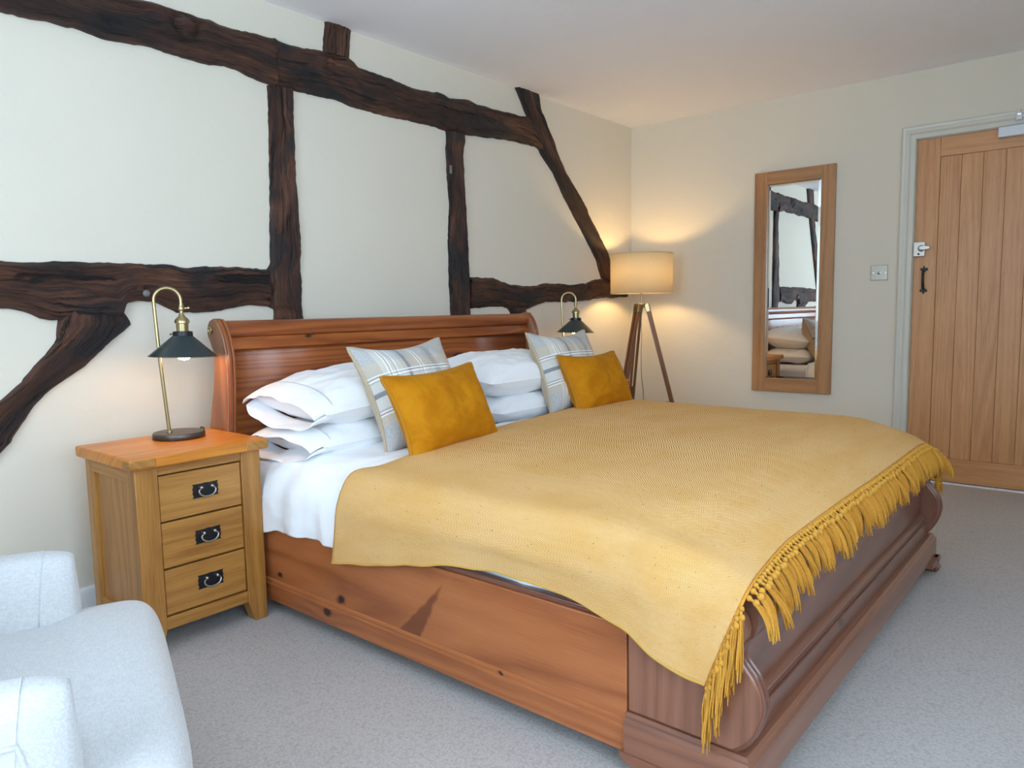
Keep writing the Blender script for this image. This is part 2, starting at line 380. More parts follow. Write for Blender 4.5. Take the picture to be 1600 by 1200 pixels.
    def grid(s, fn, nu, nv, uvfn=None, wrapu=False):
        o = len(s.v)
        for j in range(nv+1):
            for i in range(nu+1): s.v.append(tuple(fn(i/nu, j/nv)))
        for j in range(nv):
            for i in range(nu):
                q = (o+j*(nu+1)+i, o+j*(nu+1)+i+1, o+(j+1)*(nu+1)+i+1, o+(j+1)*(nu+1)+i)
                cs = ((i/nu, j/nv), ((i+1)/nu, j/nv), ((i+1)/nu, (j+1)/nv), (i/nu, (j+1)/nv))
                s.face(q, [uvfn(*c) if uvfn else c for c in cs])
        return s
    def mesh(s, name, weld=False):
        me = bpy.data.meshes.new(name); me.from_pydata(s.v, [], s.f)
        uvl = me.uv_layers.new(name='UVMap'); flat = []
        for u in s.uv:
            for c in u: flat += [c[0], c[1]]
        uvl.data.foreach_set('uv', flat)
        return me

def prop(o, label=None, cat=None, group=None, kind=None):
    if label: o['label'] = label
    if cat: o['category'] = cat
    if group: o['group'] = group
    if kind: o['kind'] = kind
    return o
def smooth(me, ang=38):
    me.polygons.foreach_set('use_smooth', [True]*len(me.polygons)); me.set_sharp_from_angle(angle=R(ang))
def obj(name, mb, mat, parent=None, bevel=0.0, solid=0.0, ang=38, weld=False, seg=2, label=None, xf=None, base=None, sub=0):
    me = mb if isinstance(mb, bpy.types.Mesh) else mb.mesh(name)
    if xf is not None: me.transform(xf)
    if weld:
        import bmesh
        bm = bmesh.new(); bm.from_mesh(me); bmesh.ops.remove_doubles(bm, verts=bm.verts, dist=1e-5); bm.to_mesh(me); bm.free()
    loc = Vector(base) if base is not None else Vector((0, 0, 0))
    if base is not None: me.transform(Matrix.Translation(-loc))
    if not me.materials: me.materials.append(mat)
    smooth(me, ang); me.update()
    o = bpy.data.objects.new(name, me); COL.objects.link(o); o.location = loc
    if parent is not None: o.parent = parent
    if bevel:
        b = o.modifiers.new('bevel', 'BEVEL'); b.width = bevel; b.segments = seg; b.limit_method = 'ANGLE'; b.angle_limit = R(40)
    if solid:
        m = o.modifiers.new('thick', 'SOLIDIFY'); m.thickness = abs(solid); m.offset = -1 if solid > 0 else 1
    if sub:
        m = o.modifiers.new('sub', 'SUBSURF'); m.levels = sub; m.render_levels = sub
    if label: o['label'] = label
    return o
def thing(name, label, cat, loc=(0, 0, 0), rz=0.0, group=None, kind=None):
    o = bpy.data.objects.new(name, None); o.empty_display_size = 0.05; COL.objects.link(o)
    o.location = loc; o.rotation_euler = (0, 0, rz); return prop(o, label, cat, group, kind)
def copy_tree(o, parent=None):
    c = o.copy(); COL.objects.link(c); c.parent = parent
    for ch in list(o.children): copy_tree(ch, c)
    return c
def fbm(p, o=4): return noise.fractal(Vector(p), 1.0, 2.0, o)
def catmull(p0, p1, p2, p3, t):
    t2 = t*t; t3 = t2*t
    return 0.5*((2*p1)+(p2-p0)*t+(2*p0-5*p1+4*p2-p3)*t2+(3*p1-p0-3*p2+p3)*t3)
def spline(P, t):
    n = len(P)-1; x = min(max(t, 0), 1)*n; i = min(int(x), n-1); f = x-i
    g = lambda k: P[k] if 0 <= k <= n else (2*P[0]-P[1] if k < 0 else 2*P[n]-P[n-1])
    return catmull(g(i-1), g(i), g(i+1), g(i+2), f)
def surf(ctrl, u, v):
    return spline([spline(r, u) for r in ctrl], v)
def cr(pts, n, closed=False):
    P = [Vector(p) for p in pts]
    if closed:
        out = []; m = len(P)
        for k in range(n):
            x = k/n*m; i = int(x); out.append(catmull(P[(i-1) % m], P[i % m], P[(i+1) % m], P[(i+2) % m], x-i))
        return out
    return [spline(P, k/(n-1)) for k in range(n)]

# ================================================================== the room
def wall_plate(name, a0, a1, holes, place):
    """rectangular wall with rectangular openings, built from blocks; place(u0,u1,z0,z1) -> box limits"""
    mb = MB(); us = sorted({a0, a1, *[h[0] for h in holes], *[h[1] for h in holes]})
    for u0, u1 in zip(us[:-1], us[1:]):
        hs = [h for h in holes if h[0] <= u0+1e-6 and h[1] >= u1-1e-6]
        zs = [(0.0, HT)] if not hs else [(0.0, hs[0][2]), (hs[0][3], HT)]
        for z0, z1 in zs:
            if z1-z0 > 1e-4: mb.box(*place(u0, u1, z0, z1))
    return mb
o = obj('floor', MB().box(LEFT_X-.2, 0.35, FRONT_Y-.25, 0.2, -0.12, 0.0), M_CARPET); prop(o, kind='structure')
o = obj('ceiling', MB().box(LEFT_X-.2, 0.2, FRONT_Y-.25, 0.2, HT, HT+0.12), M_CEIL); prop(o, kind='structure')
wall_back = obj('wall_back', MB().box(LEFT_X-.2, 0.2, 0.0, 0.2, 0.0, HT), M_WALL); prop(wall_back, kind='structure')
DY0, DY1, DZ = -1.8965, -2.665, 1.998
o = obj('wall_right', wall_plate('w', FRONT_Y, 0.0, [(DY1, DY0, 0.0, DZ)], lambda a, b, c, d: (0.0, 0.16, a, b, c, d)), M_WALL); prop(o, kind='structure')
o = obj('wall_left', wall_plate('w', FRONT_Y, 0.0, [LWIN], lambda a, b, c, d: (LEFT_X-.2, LEFT_X, a, b, c, d)), M_WALL); prop(o, kind='structure')
o = obj('wall_front', wall_plate('w', LEFT_X, 0.0, WINS, lambda a, b, c, d: (a, b, FRONT_Y-.2, FRONT_Y, c, d)), M_WALL); prop(o, kind='structure')
# landing behind the door
o = obj('wall_landing', MB().box(0.16, 0.40, DY1-.1, DY0+.1, -0.1, 2.2), M_WALL); prop(o, kind='structure')

def window(idx, frame_boxes):
    w = thing('window_%d' % idx, None, None, kind='structure')
    fr, gl = frame_boxes
    obj('window_frame', fr, M_WHITE, w, bevel=0.004); obj('pane', gl, M_GLASS, w)
for i, (a, b, c, d) in enumerate(WINS):
    fr = MB(); y0, y1 = FRONT_Y-.13, FRONT_Y-.08; m = (a+b)/2
    fr.box(a, a+.05, y0, y1, c, d); fr.box(b-.05, b, y0, y1, c, d); fr.box(a+.05, b-.05, y0, y1, c, c+.05); fr.box(a+.05, b-.05, y0, y1, d-.05, d); fr.box(m-.02, m+.02, y0, y1, c+.05, d-.05)
    window(i+1, (fr, MB().box(a+.05, b-.05, y0+.02, y0+.026, c+.05, d-.05)))
    o = obj('window_sill', MB().box(a-.05, b+.05, FRONT_Y-.02, FRONT_Y+.08, c-.035, c), M_WHITE, bevel=.004); prop(o, kind='structure')

a, b, c, d = LWIN; fr = MB(); x0, x1 = LEFT_X-.13, LEFT_X-.08
fr.box(x0, x1, a, a+.05, c, d); fr.box(x0, x1, b-.05, b, c, d); fr.box(x0, x1, a+.05, b-.05, c, c+.05); fr.box(x0, x1, a+.05, b-.05, d-.05, d)
window(3, (fr, MB().box(x0+.02, x0+.026, a+.05, b-.05, c+.05, d-.05)))

def skirting(y_or_x, a0, a1, axis):
    prof = [(0, 0), (-.016, 0), (-.016, .062), (-.013, .072), (-.006, .079), (0, .080)]
    mb = MB()
    if axis == 'x': mb.prism(prof, 'x', a0, a1, 'x')
    else: mb.prism([(p[0], p[1]) for p in prof], 'y', a0, a1, 'y')
    return mb
o = obj('baseboard_back', skirting(0, LEFT_X, -0.017, 'x'), M_WHITE); prop(o, kind='structure')
o = obj('baseboard_right', skirting(0, DY0+.076, -0.0, 'y'), M_TRIM); prop(o, kind='structure')
o = obj('baseboard_right', skirting(0, FRONT_Y, DY1-.076, 'y'), M_TRIM); prop(o, kind='structure')

# ------------------------------------------------------------------ timbers in the back wall (x,z outlines in metres)
TB = {
 'beam_left': ([(-5.3, 2.215), (-4.7, 2.235), (-4.3, 2.215), (-4.0, 2.235), (-3.75, 2.215), (-3.535, 2.223), (-3.353, 2.227), (-3.256, 2.228), (-3.235, 2.222), (-2.986, 2.235)],
   [(-5.3, 2.04), (-4.8, 2.055), (-4.4, 2.035), (-4.0, 2.059), (-3.933, 2.056), (-3.765, 2.065), (-3.671, 2.051), (-3.529, 2.068), (-3.422, 2.06), (-3.296, 2.057), (-3.214, 2.069), (-3.142, 2.058), (-3.031, 2.039), (-2.990, 2.036)]),
 'beam_right': ([(-2.984, 2.235), (-2.927, 2.222), (-2.741, 2.241), (-2.58, 2.25), (-2.54, 2.222), (-2.391, 2.218), (-2.259, 2.201), (-2.141, 2.2), (-2.021, 2.217), (-1.896, 2.206), (-1.8, 2.221), (-1.663, 2.212), (-1.473, 2.216), (-1.238, 2.227), (-1.183, 2.153)],
   [(-2.986, 2.036), (-2.909, 2.037), (-2.685, 2.043), (-2.495, 2.028), (-2.296, 2.029), (-2.028, 2.035), (-1.937, 2.028), (-1.806, 2.03), (-1.564, 2.056), (-1.389, 2.066), (-1.159, 2.065), (-1.107, 2.045)]),
 'post_left': ([(-3.022, 2.035), (-3.03, 1.785), (-3.037, 1.532), (-3.05, 1.278), (-3.073, 1.25), (-3.079, 1.096), (-3.045, 1.08), (-3.048, 1.03), (-3.05, 0.5)],
   [(-2.909, 2.037), (-2.902, 1.805), (-2.904, 1.495), (-2.901, 1.284), (-2.901, 1.026), (-2.9, 0.5)]),
 'post_mid': ([(-1.947, 2.026), (-1.949, 1.831), (-1.934, 1.639), (-1.951, 1.446), (-1.951, 1.186), (-1.944, 1.029), (-1.94, .5)],
   [(-1.806, 2.03), (-1.821, 1.91), (-1.822, 1.716), (-1.805, 1.455), (-1.791, 1.256), (-1.794, 1.022), (-1.79, .5)]),
 'stub': ([(-2.712, 2.384), (-2.721, 2.299), (-2.72, 2.245)], [(-2.560, 2.384), (-2.577, 2.294), (-2.583, 2.25)]),
 'brace_right': ([(-1.352, 2.384), (-1.238, 2.227), (-1.19, 2.133), (-1.108, 2.03), (-0.982, 1.929), (-0.854, 1.777), (-0.633, 1.558), (-0.488, 1.403), (-0.423, 1.271)],
   [(-1.133, 2.384), (-1.115, 2.29), (-1.005, 2.148), (-0.851, 1.945), (-0.619, 1.737), (-0.542, 1.632), (-0.346, 1.444), (-0.287, 1.26)]),
 'rail_right': ([(-1.792, 1.249), (-1.588, 1.25), (-1.502, 1.225), (-1.37, 1.208), (-1.244, 1.204), (-1.078, 1.229), (-0.918, 1.223), (-0.771, 1.223), (-0.618, 1.234), (-0.497, 1.265), (-0.373, 1.267), (-0.083, 1.226)],
   [(-1.792, 1.073), (-1.65, 1.082), (-1.506, 1.085), (-1.464, 1.073), (-1.292, 1.06), (-1.161, 1.095), (-1.08, 1.111), (-0.847, 1.106), (-0.697, 1.11), (-0.482, 1.131), (-0.271, 1.136), (-0.083, 1.141)]),
 'rail_left': ([(-5.3, 1.24), (-4.7, 1.26), (-4.3, 1.24), (-4.06, 1.25), (-3.946, 1.25), (-3.897, 1.257), (-3.786, 1.258), (-3.614, 1.258), (-3.493, 1.257), (-3.438, 1.249), (-3.341, 1.257), (-3.21, 1.259), (-3.073, 1.253)],
   [(-5.3, 1.08), (-4.7, 1.07), (-4.3, 1.10), (-4.072, 1.097), (-4.038, 1.095), (-3.987, 1.082), (-3.941, 1.055), (-3.897, 1.054), (-3.801, 1.054), (-3.685, 1.056), (-3.667, 1.11), (-3.623, 1.12), (-3.564, 1.117), (-3.504, 1.087), (-3.475, 1.074), (-3.395, 1.073), (-3.308, 1.077), (-3.219, 1.095), (-3.136, 1.1), (-3.079, 1.096)]),
 'brace_left': ([(-3.885, 1.085), (-3.897, 1.052), (-3.909, 0.981), (-3.944, 0.934), (-3.983, 0.895), (-4.023, 0.844), (-4.096, 0.784), (-4.3, 0.60), (-4.5, .30)],
   [(-3.675, 1.075), (-3.660, 1.050), (-3.651, 1.036), (-3.688, 1.002), (-3.712, 0.986), (-3.828, 0.884), (-3.941, 0.81), (-3.993, 0.76), (-4.046, 0.69), (-4.071, 0.647), (-4.12, 0.60), (-4.33, .30)]),
 'foot_brace': ([(-1.464, 1.077), (-1.435, 1.046), (-1.412, 0.999), (-1.36, .85)], [(-1.285, 1.068), (-1.298, 1.06), (-1.262, 0.996), (-1.2, .85)]),
 'brace_far_left': ([(-4.10, 2.384), (-4.17, 2.05), (-4.30, 1.70), (-4.48, 1.22)], [(-3.91, 2.384), (-4.02, 2.05), (-4.16, 1.70), (-4.35, 1.215)]),
}
def resample(P, n):
    P = [Vector((p[0], p[1])) for p in P]; L = [0]
    for i in range(1, len(P)): L.append(L[-1]+(P[i]-P[i-1]).length)
    out = []
    for k in range(n):
        s = L[-1]*k/(n-1); i = 1
        while i < len(P)-1 and L[i] < s: i += 1
        f = (s-L[i-1])/max(L[i]-L[i-1], 1e-9); out.append(P[i-1].lerp(P[i], min(max(f, 0), 1)))
    return out, L[-1]
def timber_piece(key, depth, seed):
    A, B_ = TB[key]; A2, la = resample(A, 2); n = max(8, int(la*0+math.dist(A[0], A[-1])/0.016))
    a, L = resample(A, n); b, _ = resample(B_, n); m = 16; mb = MB()
    knots = {'beam_left': [(-3.375, 2.175, .045, 1), (-3.66, 2.11, .03, -1), (-4.55, 2.14, .06, -1)], 'rail_left': [(-3.615, 1.16, .02, 1), (-3.80, 1.215, .03, -1)],
             'beam_right': [(-2.70, 2.20, .025, 1)], 'rail_right': [(-0.60, 1.21, .035, -1)]}.get(key, [])
    flip = 1
    d0 = (a[-1]-a[0]); c0 = (b[n//2]-a[n//2]); flip = d0.x*c0.y-d0.y*c0.x
    def fn(u, v):
        i = min(int(round(u*(n-1))), n-1)
        t = min(max((v*m-1)/(m-2), 0), 1); p = a[i].lerp(b[i], t)
        if 0 < t < 1: p = p
        jag = 0.004*noise.noise(Vector((i*0.9, seed, t*3.0)))+0.006*noise.noise(Vector((i*0.23, seed+5, t*2.0)))
        dirn = (b[i]-a[i]).normalized(); p = p+dirn*jag
        e = min(t, 1-t)*(b[i]-a[i]).length
        round_ = min(1, e/0.02); prof = 1-(1-round_)**2*0.55
        s = u*L
        rel = fbm((s*3.0, t*1.6, seed), 4)*0.010+fbm((s*9.0, t*9.0, seed+3), 3)*0.0055+0.003*noise.noise(Vector((s*2, t*30, seed)))
        for kx, kz, kr, sg in knots:
            dd = math.hypot(p.x-kx, (p.y-kz)*1.3)/kr
            if dd < 1.8: rel += (0.016*math.exp(-dd*dd*2.5)-0.020*math.exp(-((dd-1.1)/.28)**2)) if sg > 0 else -0.022*math.exp(-dd*dd*1.5)
        y = -(depth*prof+rel) if 0 < v < 1 else 0.015
        return (p.x, min(y, -0.004) if 0 < v < 1 else y, p.y)
    W = (b[n//2]-a[n//2]).length
    mb.grid(fn, n-1, m, lambda u, v: (u*L+seed*1.7, v*W+seed))
    # end caps
    for u in (0, 1):
        o = len(mb.v); ring = [fn(u, j/m) for j in range(m+1)]; mb.v += ring; idx = [o+j for j in range(m+1)]
        mb.face(idx, [(r[0], r[2]) for r in ring])
    me = mb.mesh(key)
    import bmesh
    bm = bmesh.new(); bm.from_mesh(me); bmesh.ops.remove_doubles(bm, verts=bm.verts, dist=1e-5); bmesh.ops.recalc_face_normals(bm, faces=bm.faces); 
    # open at the back: make the big face point to the room
    s = sum(f.normal.y*f.calc_area() for f in bm.faces)
    if s > 0: bmesh.ops.reverse_faces(bm, faces=bm.faces)
    bm.to_mesh(me); bm.free()
    return me
for key, nm, dp, lb in (('beam_left', 'timber_beam', .034, 'dark oak tie beam with a knot hollow, left length'), ('beam_right', 'timber_beam', .034, 'dark oak tie beam, right length'),
                    ('post_left', 'timber_post', .026, 'dark oak post behind the left end of the headboard'), ('post_mid', 'timber_post', .026, 'narrow dark oak post behind the middle of the headboard'),
                    ('stub', 'timber_post', .022, 'short dark oak stub between beam and ceiling'), ('brace_right', 'timber_brace', .030, 'slanting dark oak brace running down to the floor lamp'),
                    ('rail_right', 'timber_rail', .024, 'gnarled dark oak rail behind the right bedside lamp'), ('rail_left', 'timber_rail', .032, 'broad gnarled dark oak rail above the left bedside cabinet'),
                    ('brace_left', 'timber_brace', .028, 'curved dark oak brace falling away at the left'), ('foot_brace', 'timber_brace', .016, 'stump of a dark oak brace at the right end of the headboard'),
                    ('brace_far_left', 'timber_brace', .028, 'slanting dark oak brace left of the picture')):
    tb = obj(nm, timber_piece(key, dp, len(key)*1.3+dp*100), M_TIMBER, wall_back, ang=60, label=lb)
    if key == 'rail_left': obj('bolt_head', MB().lathe([(.014, 0), (.014, .006), (.010, .010), (0, .011)], 8, (-3.602, -.036, 1.147), Matrix.Rotation(R(90), 3, 'X')), M_NICKEL_OLD, tb, label='worn metal bolt head')
    if key == 'post_mid': obj('metal_cleat', MB().box(-1.948, -1.936, -.036, -.022, 1.80, 1.845), M_NICKEL_OLD, tb, bevel=.003, label='small worn metal cleat')

# ------------------------------------------------------------------ door
door = thing('door_1', None, None, (0.0, (DY0+DY1)/2, 0.0), kind='structure')
DB = (0.0, (DY0+DY1)/2, 0.0)
def dobj(name, mb, mat, parent=None, **k):
    me = mb.mesh(name); me.transform(Matrix.Translation(-Vector(DB))); return obj(name, me, mat, parent or door, **k)
G = 0.004; dy0, dy1 = DY0-G, DY1+G; X0, X1 = 0.004, 0.044; ST = 0.118
dobj('stile', MB().box(X0, X1, dy0-ST, dy0, 0.014, DZ-.004, 'z'), M_DOOR, bevel=.002)
dobj('stile', MB().box(X0, X1, dy1, dy1+ST, 0.014, DZ-.004, 'z'), M_DOOR, bevel=.002)
dobj('rail', MB().box(X0, X1, dy1+ST, dy0-ST, 1.886, DZ-.004, 'y'), M_DOOR, bevel=.002)
dobj('rail', MB().box(X0, X1, dy1+ST, dy0-ST, 0.014, 0.150, 'y'), M_DOOR, bevel=.002)
py0, py1 = dy0-ST, dy1+ST; NPL = 5; pw = (py0-py1)/NPL
for k in range(NPL):
    a = py0-pw*k; dobj('plank', MB().box(X0+.008, X1-.008, a-pw+.0004, a-.0004, 0.150, 1.886, 'z'), M_DOOR, bevel=.0022)
# rim lock
lk = dobj('rim_lock', MB().box(-.022, X0, -1.962, -1.9015, 1.328, 1.412), M_CHROME, bevel=.003)
lk['label'] = 'chrome rim lock with a lever'
q = MB().lathe([(0.0, 0), (.019, 0), (.019, .008), (.015, .011), (0, .011)], 24); dobj('knob', q, M_NICKEL, lk, xf=Matrix.Translation((-.022, -1.945, 1.374)) @ Matrix.Rotation(R(-90), 4, 'Y'))
lv = MB().prism([(-1.935, 1.366), (-1.935, 1.384), (-1.955, 1.389), (-1.987, 1.382), (-1.990, 1.374), (-1.987, 1.368), (-1.955, 1.363)], 'x', -.040, -.033); dobj('lever', lv, M_CHROME, lk, bevel=.002)
dobj('keyhole', MB().lathe([(0, 0), (.006, 0), (.006, .002), (0, .002)], 12), M_BLACK, lk, xf=Matrix.Translation((-.022, -1.930, 1.342)) @ Matrix.Rotation(R(-90), 4, 'Y'))
# iron pull handle
hz0, hz1, hy = 1.112, 1.272, -1.958
pull = dobj('pull_handle', MB().tube(cr([(0.004, hy, hz0+.03), (-.022, hy-.001, hz0+.035), (-.030, hy, (hz0+hz1)/2), (-.022, hy+.001, hz1-.035), (0.004, hy, hz1-.03)], 22), [.006]*4+[.0075]*14+[.006]*4, 10), M_IRON)
pull['label'] = 'black iron pull handle with fleur ends'
for zc, sg in ((hz0+.024, -1), (hz1-.024, 1)):
    e = MB()
    pts = [(0, .028), (.007, .012), (.016, .014), (.021, .006), (.015, -.003), (.008, -.002), (.006, -.010), (-.006, -.010), (-.008, -.002), (-.015, -.003), (-.021, .006), (-.016, .014), (-.007, .012)]
    e.prism([(hy+p[0], zc+sg*p[1]) for p in pts], 'x', -.003, X0)
    dobj('fleur_plate', e, M_IRON, pull, bevel=.001)
# closer
cl = dobj('door_closer', MB().box(-.052, X0, -2.56, -2.296, 1.938, 1.992), M_SILVER, bevel=.003); cl['label'] = 'pale silver overhead door closer'
arm = MB().box(-.030, -.024, -2.56, -2.375, 2.030, 2.048); dobj('closer_arm', arm, M_CHROME, cl, bevel=.002)
br = MB().box(-.034, -.014, -2.40, -2.368, 2.018, 2.058).box(-.050, -.022, -2.392, -2.376, 2.050, 2.072); dobj('arm_bracket', br, M_CHROME, cl, bevel=.003)
# door lining, stop and architrave
o = obj('trim_1', MB().box(0.0, .155, DY0-.003, DY0+.001, 0, DZ+.003).box(0.0, .155, DY1-.001, DY1+.003, 0, DZ+.003).box(0.0, .155, DY1, DY0, DZ-.003, DZ+.001), M_TRIM); prop(o, kind='structure')
ap = [(0, 0), (-.010, 0), (-.014, .004), (-.014, .026), (-.018, .030), (-.022, .036), (-.022, .050), (-.026, .056), (-.028, .066), (-.022, .073), (0, .073)]
ar = MB(); n = len(ap)
path = [(DY0+.001, 0.0, 1, 0), (DY0+.001, DZ+.001, 1, 1), (DY1-.001, DZ+.001, -1, 1), (DY1-.001, 0.0, -1, 0)]
for (y, z, sy, sz) in path:
    for (px, pd) in ap: ar.v.append((px, y+sy*pd, z+sz*pd))
for k in range(3):
    for i in range(n):
        j = (i+1) % n; ar.face((k*n+i, k*n+j, (k+1)*n+j, (k+1)*n+i), [(0, 0)]*4)
ar.face(list(range(n)), [(0, 0)]*n); ar.face([3*n+i for i in range(n)][::-1], [(0, 0)]*n)
o = obj('trim_2', ar, M_TRIM, ang=25); prop(o, kind='structure')
o = obj('gap_light_strip', MB().box(-.006, .06, DY1+.002, DY0-.002, 0.0005, .009), plain('door_gap_light_paint', (0.92, 0.93, 0.95), 0.35)); prop(o, kind='structure')  # near-white strip painted in place of landing light showing under the door

# ------------------------------------------------------------------ wall mirror
mr = thing('wall_mirror', 'tall mirror in a pale oak frame hung on the wall near the door', 'mirror', (0.0, -1.205, .49))
def rel(base): return Matrix.Translation(-Vector(base))
mb_ = (0.0, -1.205, .49); FX0, FX1 = -.026, -.001; a0, a1, z0, z1 = -1.459, -.951, .490, 1.925; w = .0845
obj('frame_stile', MB().box(FX0, FX1, a1-w, a1, z0, z1, 'z'), M_MIRF, mr, bevel=.002, xf=rel(mb_))
obj('frame_stile', MB().box(FX0, FX1, a0, a0+w, z0, z1, 'z'), M_MIRF, mr, bevel=.002, xf=rel(mb_))
obj('frame_rail', MB().box(FX0, FX1, a0+w, a1-w, z1-.080, z1, 'y'), M_MIRF, mr, bevel=.0015, xf=rel(mb_))
obj('frame_rail', MB().box(FX0, FX1, a0+w, a1-w, z0, z0+.085, 'y'), M_MIRF, mr, bevel=.0015, xf=rel(mb_))
g = MB(); ya, yb, za, zb = a0+w, a1-w, z0+.085, z1-.080; bw = .018; xo, xi = -.010, -.0125
g.v = [(xo, ya, za), (xo, yb, za), (xo, yb, zb), (xo, ya, zb), (xi, ya+bw, za+bw), (xi, yb-bw, za+bw), (xi, yb-bw, zb-bw), (xi, ya+bw, zb-bw), (-.004, ya, za), (-.004, yb, za), (-.004, yb, zb), (-.004, ya, zb)]
for q in ((4, 7, 6, 5), (0, 4, 5, 1), (1, 5, 6, 2), (2, 6, 7, 3), (3, 7, 4, 0), (8, 9, 10, 11), (0, 1, 9, 8), (1, 2, 10, 9), (2, 3, 11, 10), (3, 0, 8, 11)): g.face(q, [(0, 0)]*4)
obj('mirror_glass', g, M_MIRROR, mr, ang=1, xf=rel(mb_))

# ------------------------------------------------------------------ light switch
sw = thing('light_switch', 'square brushed nickel toggle light switch on the wall beside the door', 'light switch', (0.0, -1.7185, 1.244)); sb = (0.0, -1.7185, 1.244)
obj('switch_plate', MB().box(-.006, 0.0, -1.766, -1.671, 1.199, 1.290), M_NICKEL, sw, bevel=.003, xf=rel(sb))
obj('toggle', MB().lathe([(.010, 0), (.010, .003), (.006, .004), (.0035, .006), (.0045, .016), (0, .018)], 16), M_CHROME, sw, xf=Matrix.Translation((-.006, 0, 0)) @ Matrix.Rotation(R(-90), 4, 'Y'))
for dy in (-.034, .034): obj('screw', MB().lathe([(0.0035, 0), (.0035, .001), (0, .0015)], 12), M_CHROME, sw, xf=Matrix.Translation((-.006, dy, 0)) @ Matrix.Rotation(R(-90), 4, 'Y'))

# ------------------------------------------------------------------ sleigh bed
BX0, BX1 = -3.480, -1.620
bed = thing('sleigh_bed', 'large orange-brown pine sleigh bed with scrolled headboard and footboard', 'bed', ((BX0+BX1)/2, -1.3, 0)); bb = ((BX0+BX1)/2, -1.3, 0)
def bobj(name, mb, mat, parent=None, **k): return obj(name, mb, mat, parent or bed, xf=rel(bb), **k)
# headboard end posts: (y,z) outline
hp = [(-.20, 0), (-.20, .30), (-.212, .60), (-.237, .70), (-.262, .78), (-.276, .85), (-.281, .90), (-.275, .93), (-.258, .96), (-.243, .985), (-.240, 1.005), (-.247, 1.025), (-.262, 1.040), (-.285, 1.048), (-.308, 1.042), (-.335, 1.012), (-.353, .975), (-.364, .94), (-.370, .90), (-.369, .85), (-.366, .80), (-.358, .70), (-.350, .63), (-.345, .50), (-.345, 0)]
for x0, x1, s in ((BX0, BX0+.038, 1), (BX1-.038, BX1, -1)):
    p = bobj('headboard_post', MB().prism(hp, 'x', x0, x1, 'z'), M_PINE_P, bevel=.005, ang=50)
    # two raised reeds down the front edge
    for xx in (x0+.0105, x1-.0105):
        bobj('reed', MB().tube([(xx, y-.001, z) for y, z in cr([(a_, b_, 0) for a_, b_ in hp[14:24]], 40) and [(v[0], v[1]) for v in cr([(a_, b_, 0) for a_, b_ in hp[14:24]], 40)]], .0058, 8), M_PINE_H, p)
    if s > 0:
        ring = MB().lathe([(.010, 0), (.014, 0), (.0155, .003), (.014, .005), (.011, .004), (.010, .002), (0, .002)], 24)
        obj('brass_roundel', ring, M_BRASS, p, xf=rel(bb) @ Matrix.Translation((x0, -.268, 1.005)) @ Matrix.Rotation(R(-90), 4, 'Y'), label='small brass ring inset')
hx0, hx1 = BX0+.038, BX1-.038
bobj('headboard_rail', MB().tube([(hx0+(hx1-hx0)*k/8, -.292, 1.006) for k in range(9)], .0335, 24), M_PINE_H, label='rounded top rail of the headboard')
bobj('headboard_band', MB().prism([(-.300, .978), (-.318, .976), (-.323, .960), (-.323, .935), (-.318, .930), (-.290, .930)], 'x', hx0, hx1, 'x'), M_PINE_H, bevel=.002)
def hb_panel(u, v):
    pts = [Vector((-.300, .935, 0)), Vector((-.305, .86, 0)), Vector((-.302, .75, 0)), Vector((-.290, .62, 0)), Vector((-.285, .45, 0))]
    q = spline(pts, v); return (hx0+(hx1-hx0)*u, q.x, q.y)
bobj('headboard_panel', MB().grid(hb_panel, 4, 16, lambda u, v: (u*1.8+.35, v*.5+.62)), M_PINE_H, solid=-.018)
# side rails
for s in (0, 1):
    xo = BX0 if s == 0 else BX1; f = 1 if s == 0 else -1
    def bx(a, b): return (min(xo+f*a, xo+f*b), max(xo+f*a, xo+f*b))
    r = bobj('side_rail', MB().box(*bx(.000, .024), -2.045, -.345, .128, .352, 'y'), M_PINE_K if s == 0 else M_PINE, bevel=.003)
    bobj('rail_cap', MB().box(*bx(.006, .030), -2.045, -.345, .352, .366, 'y'), M_PINE_D, r, bevel=.003)
    prof = [(0, 0), (-.012, 0), (-.012, .052), (-.016, .054), (-.016, .060), (-.011, .063), (-.011, .069), (-.014, .071), (-.013, .078), (-.004, .083), (0, .083)]
    bobj('rail_moulding', MB().prism([(xo+f*(p[0]+.010 if True else 0), .052+p[1]) for p in prof], 'y', -2.045, -.345, 'y'), M_PINE, r, ang=20)
# footboard end posts
fp = [(-2.047, .150), (-2.296, .150), (-2.318, .168), (-2.337, .198), (-2.350, .232), (-2.355, .262), (-2.350, .292), (-2.337, .318), (-2.318, .340), (-2.308, .358), (-2.310, .374), (-2.318, .392), (-2.320, .412), (-2.314, .434), (-2.298, .452), (-2.272, .464), (-2.240, .467), (-2.205, .460), (-2.165, .444), (-2.120, .418), (-2.080, .385), (-2.056, .362), (-2.047, .350)]
for x0, x1 in ((BX0, BX0+.036), (BX1-.036, BX1)):
    p = bobj('footboard_post', MB().prism(fp, 'x', x0, x1, 'z'), M_PINE_E, bevel=.006, ang=50)
    e = [(v[0], v[1]) for v in cr([(a_, b_, 0) for a_, b_ in fp[1:12]], 44)]
    for xx in (x0+.010, x1-.010): bobj('reed', MB().tube([(xx, y-.0005, z) for y, z in e], .0056, 8), M_PINE_D, p)
fx0, fx1 = BX0+.036, BX1-.036
bobj('footboard_rail', MB().tube([(fx0+(fx1-fx0)*k/8, -2.258, .424) for k in range(9)], .073, 32), M_PINE_E, label='thick rounded top rail of the footboard')
bobj('footboard_panel', MB().box(fx0, fx1, -2.290, -2.262, .225, .375, 'x'), M_PINE_D, bevel=.002)
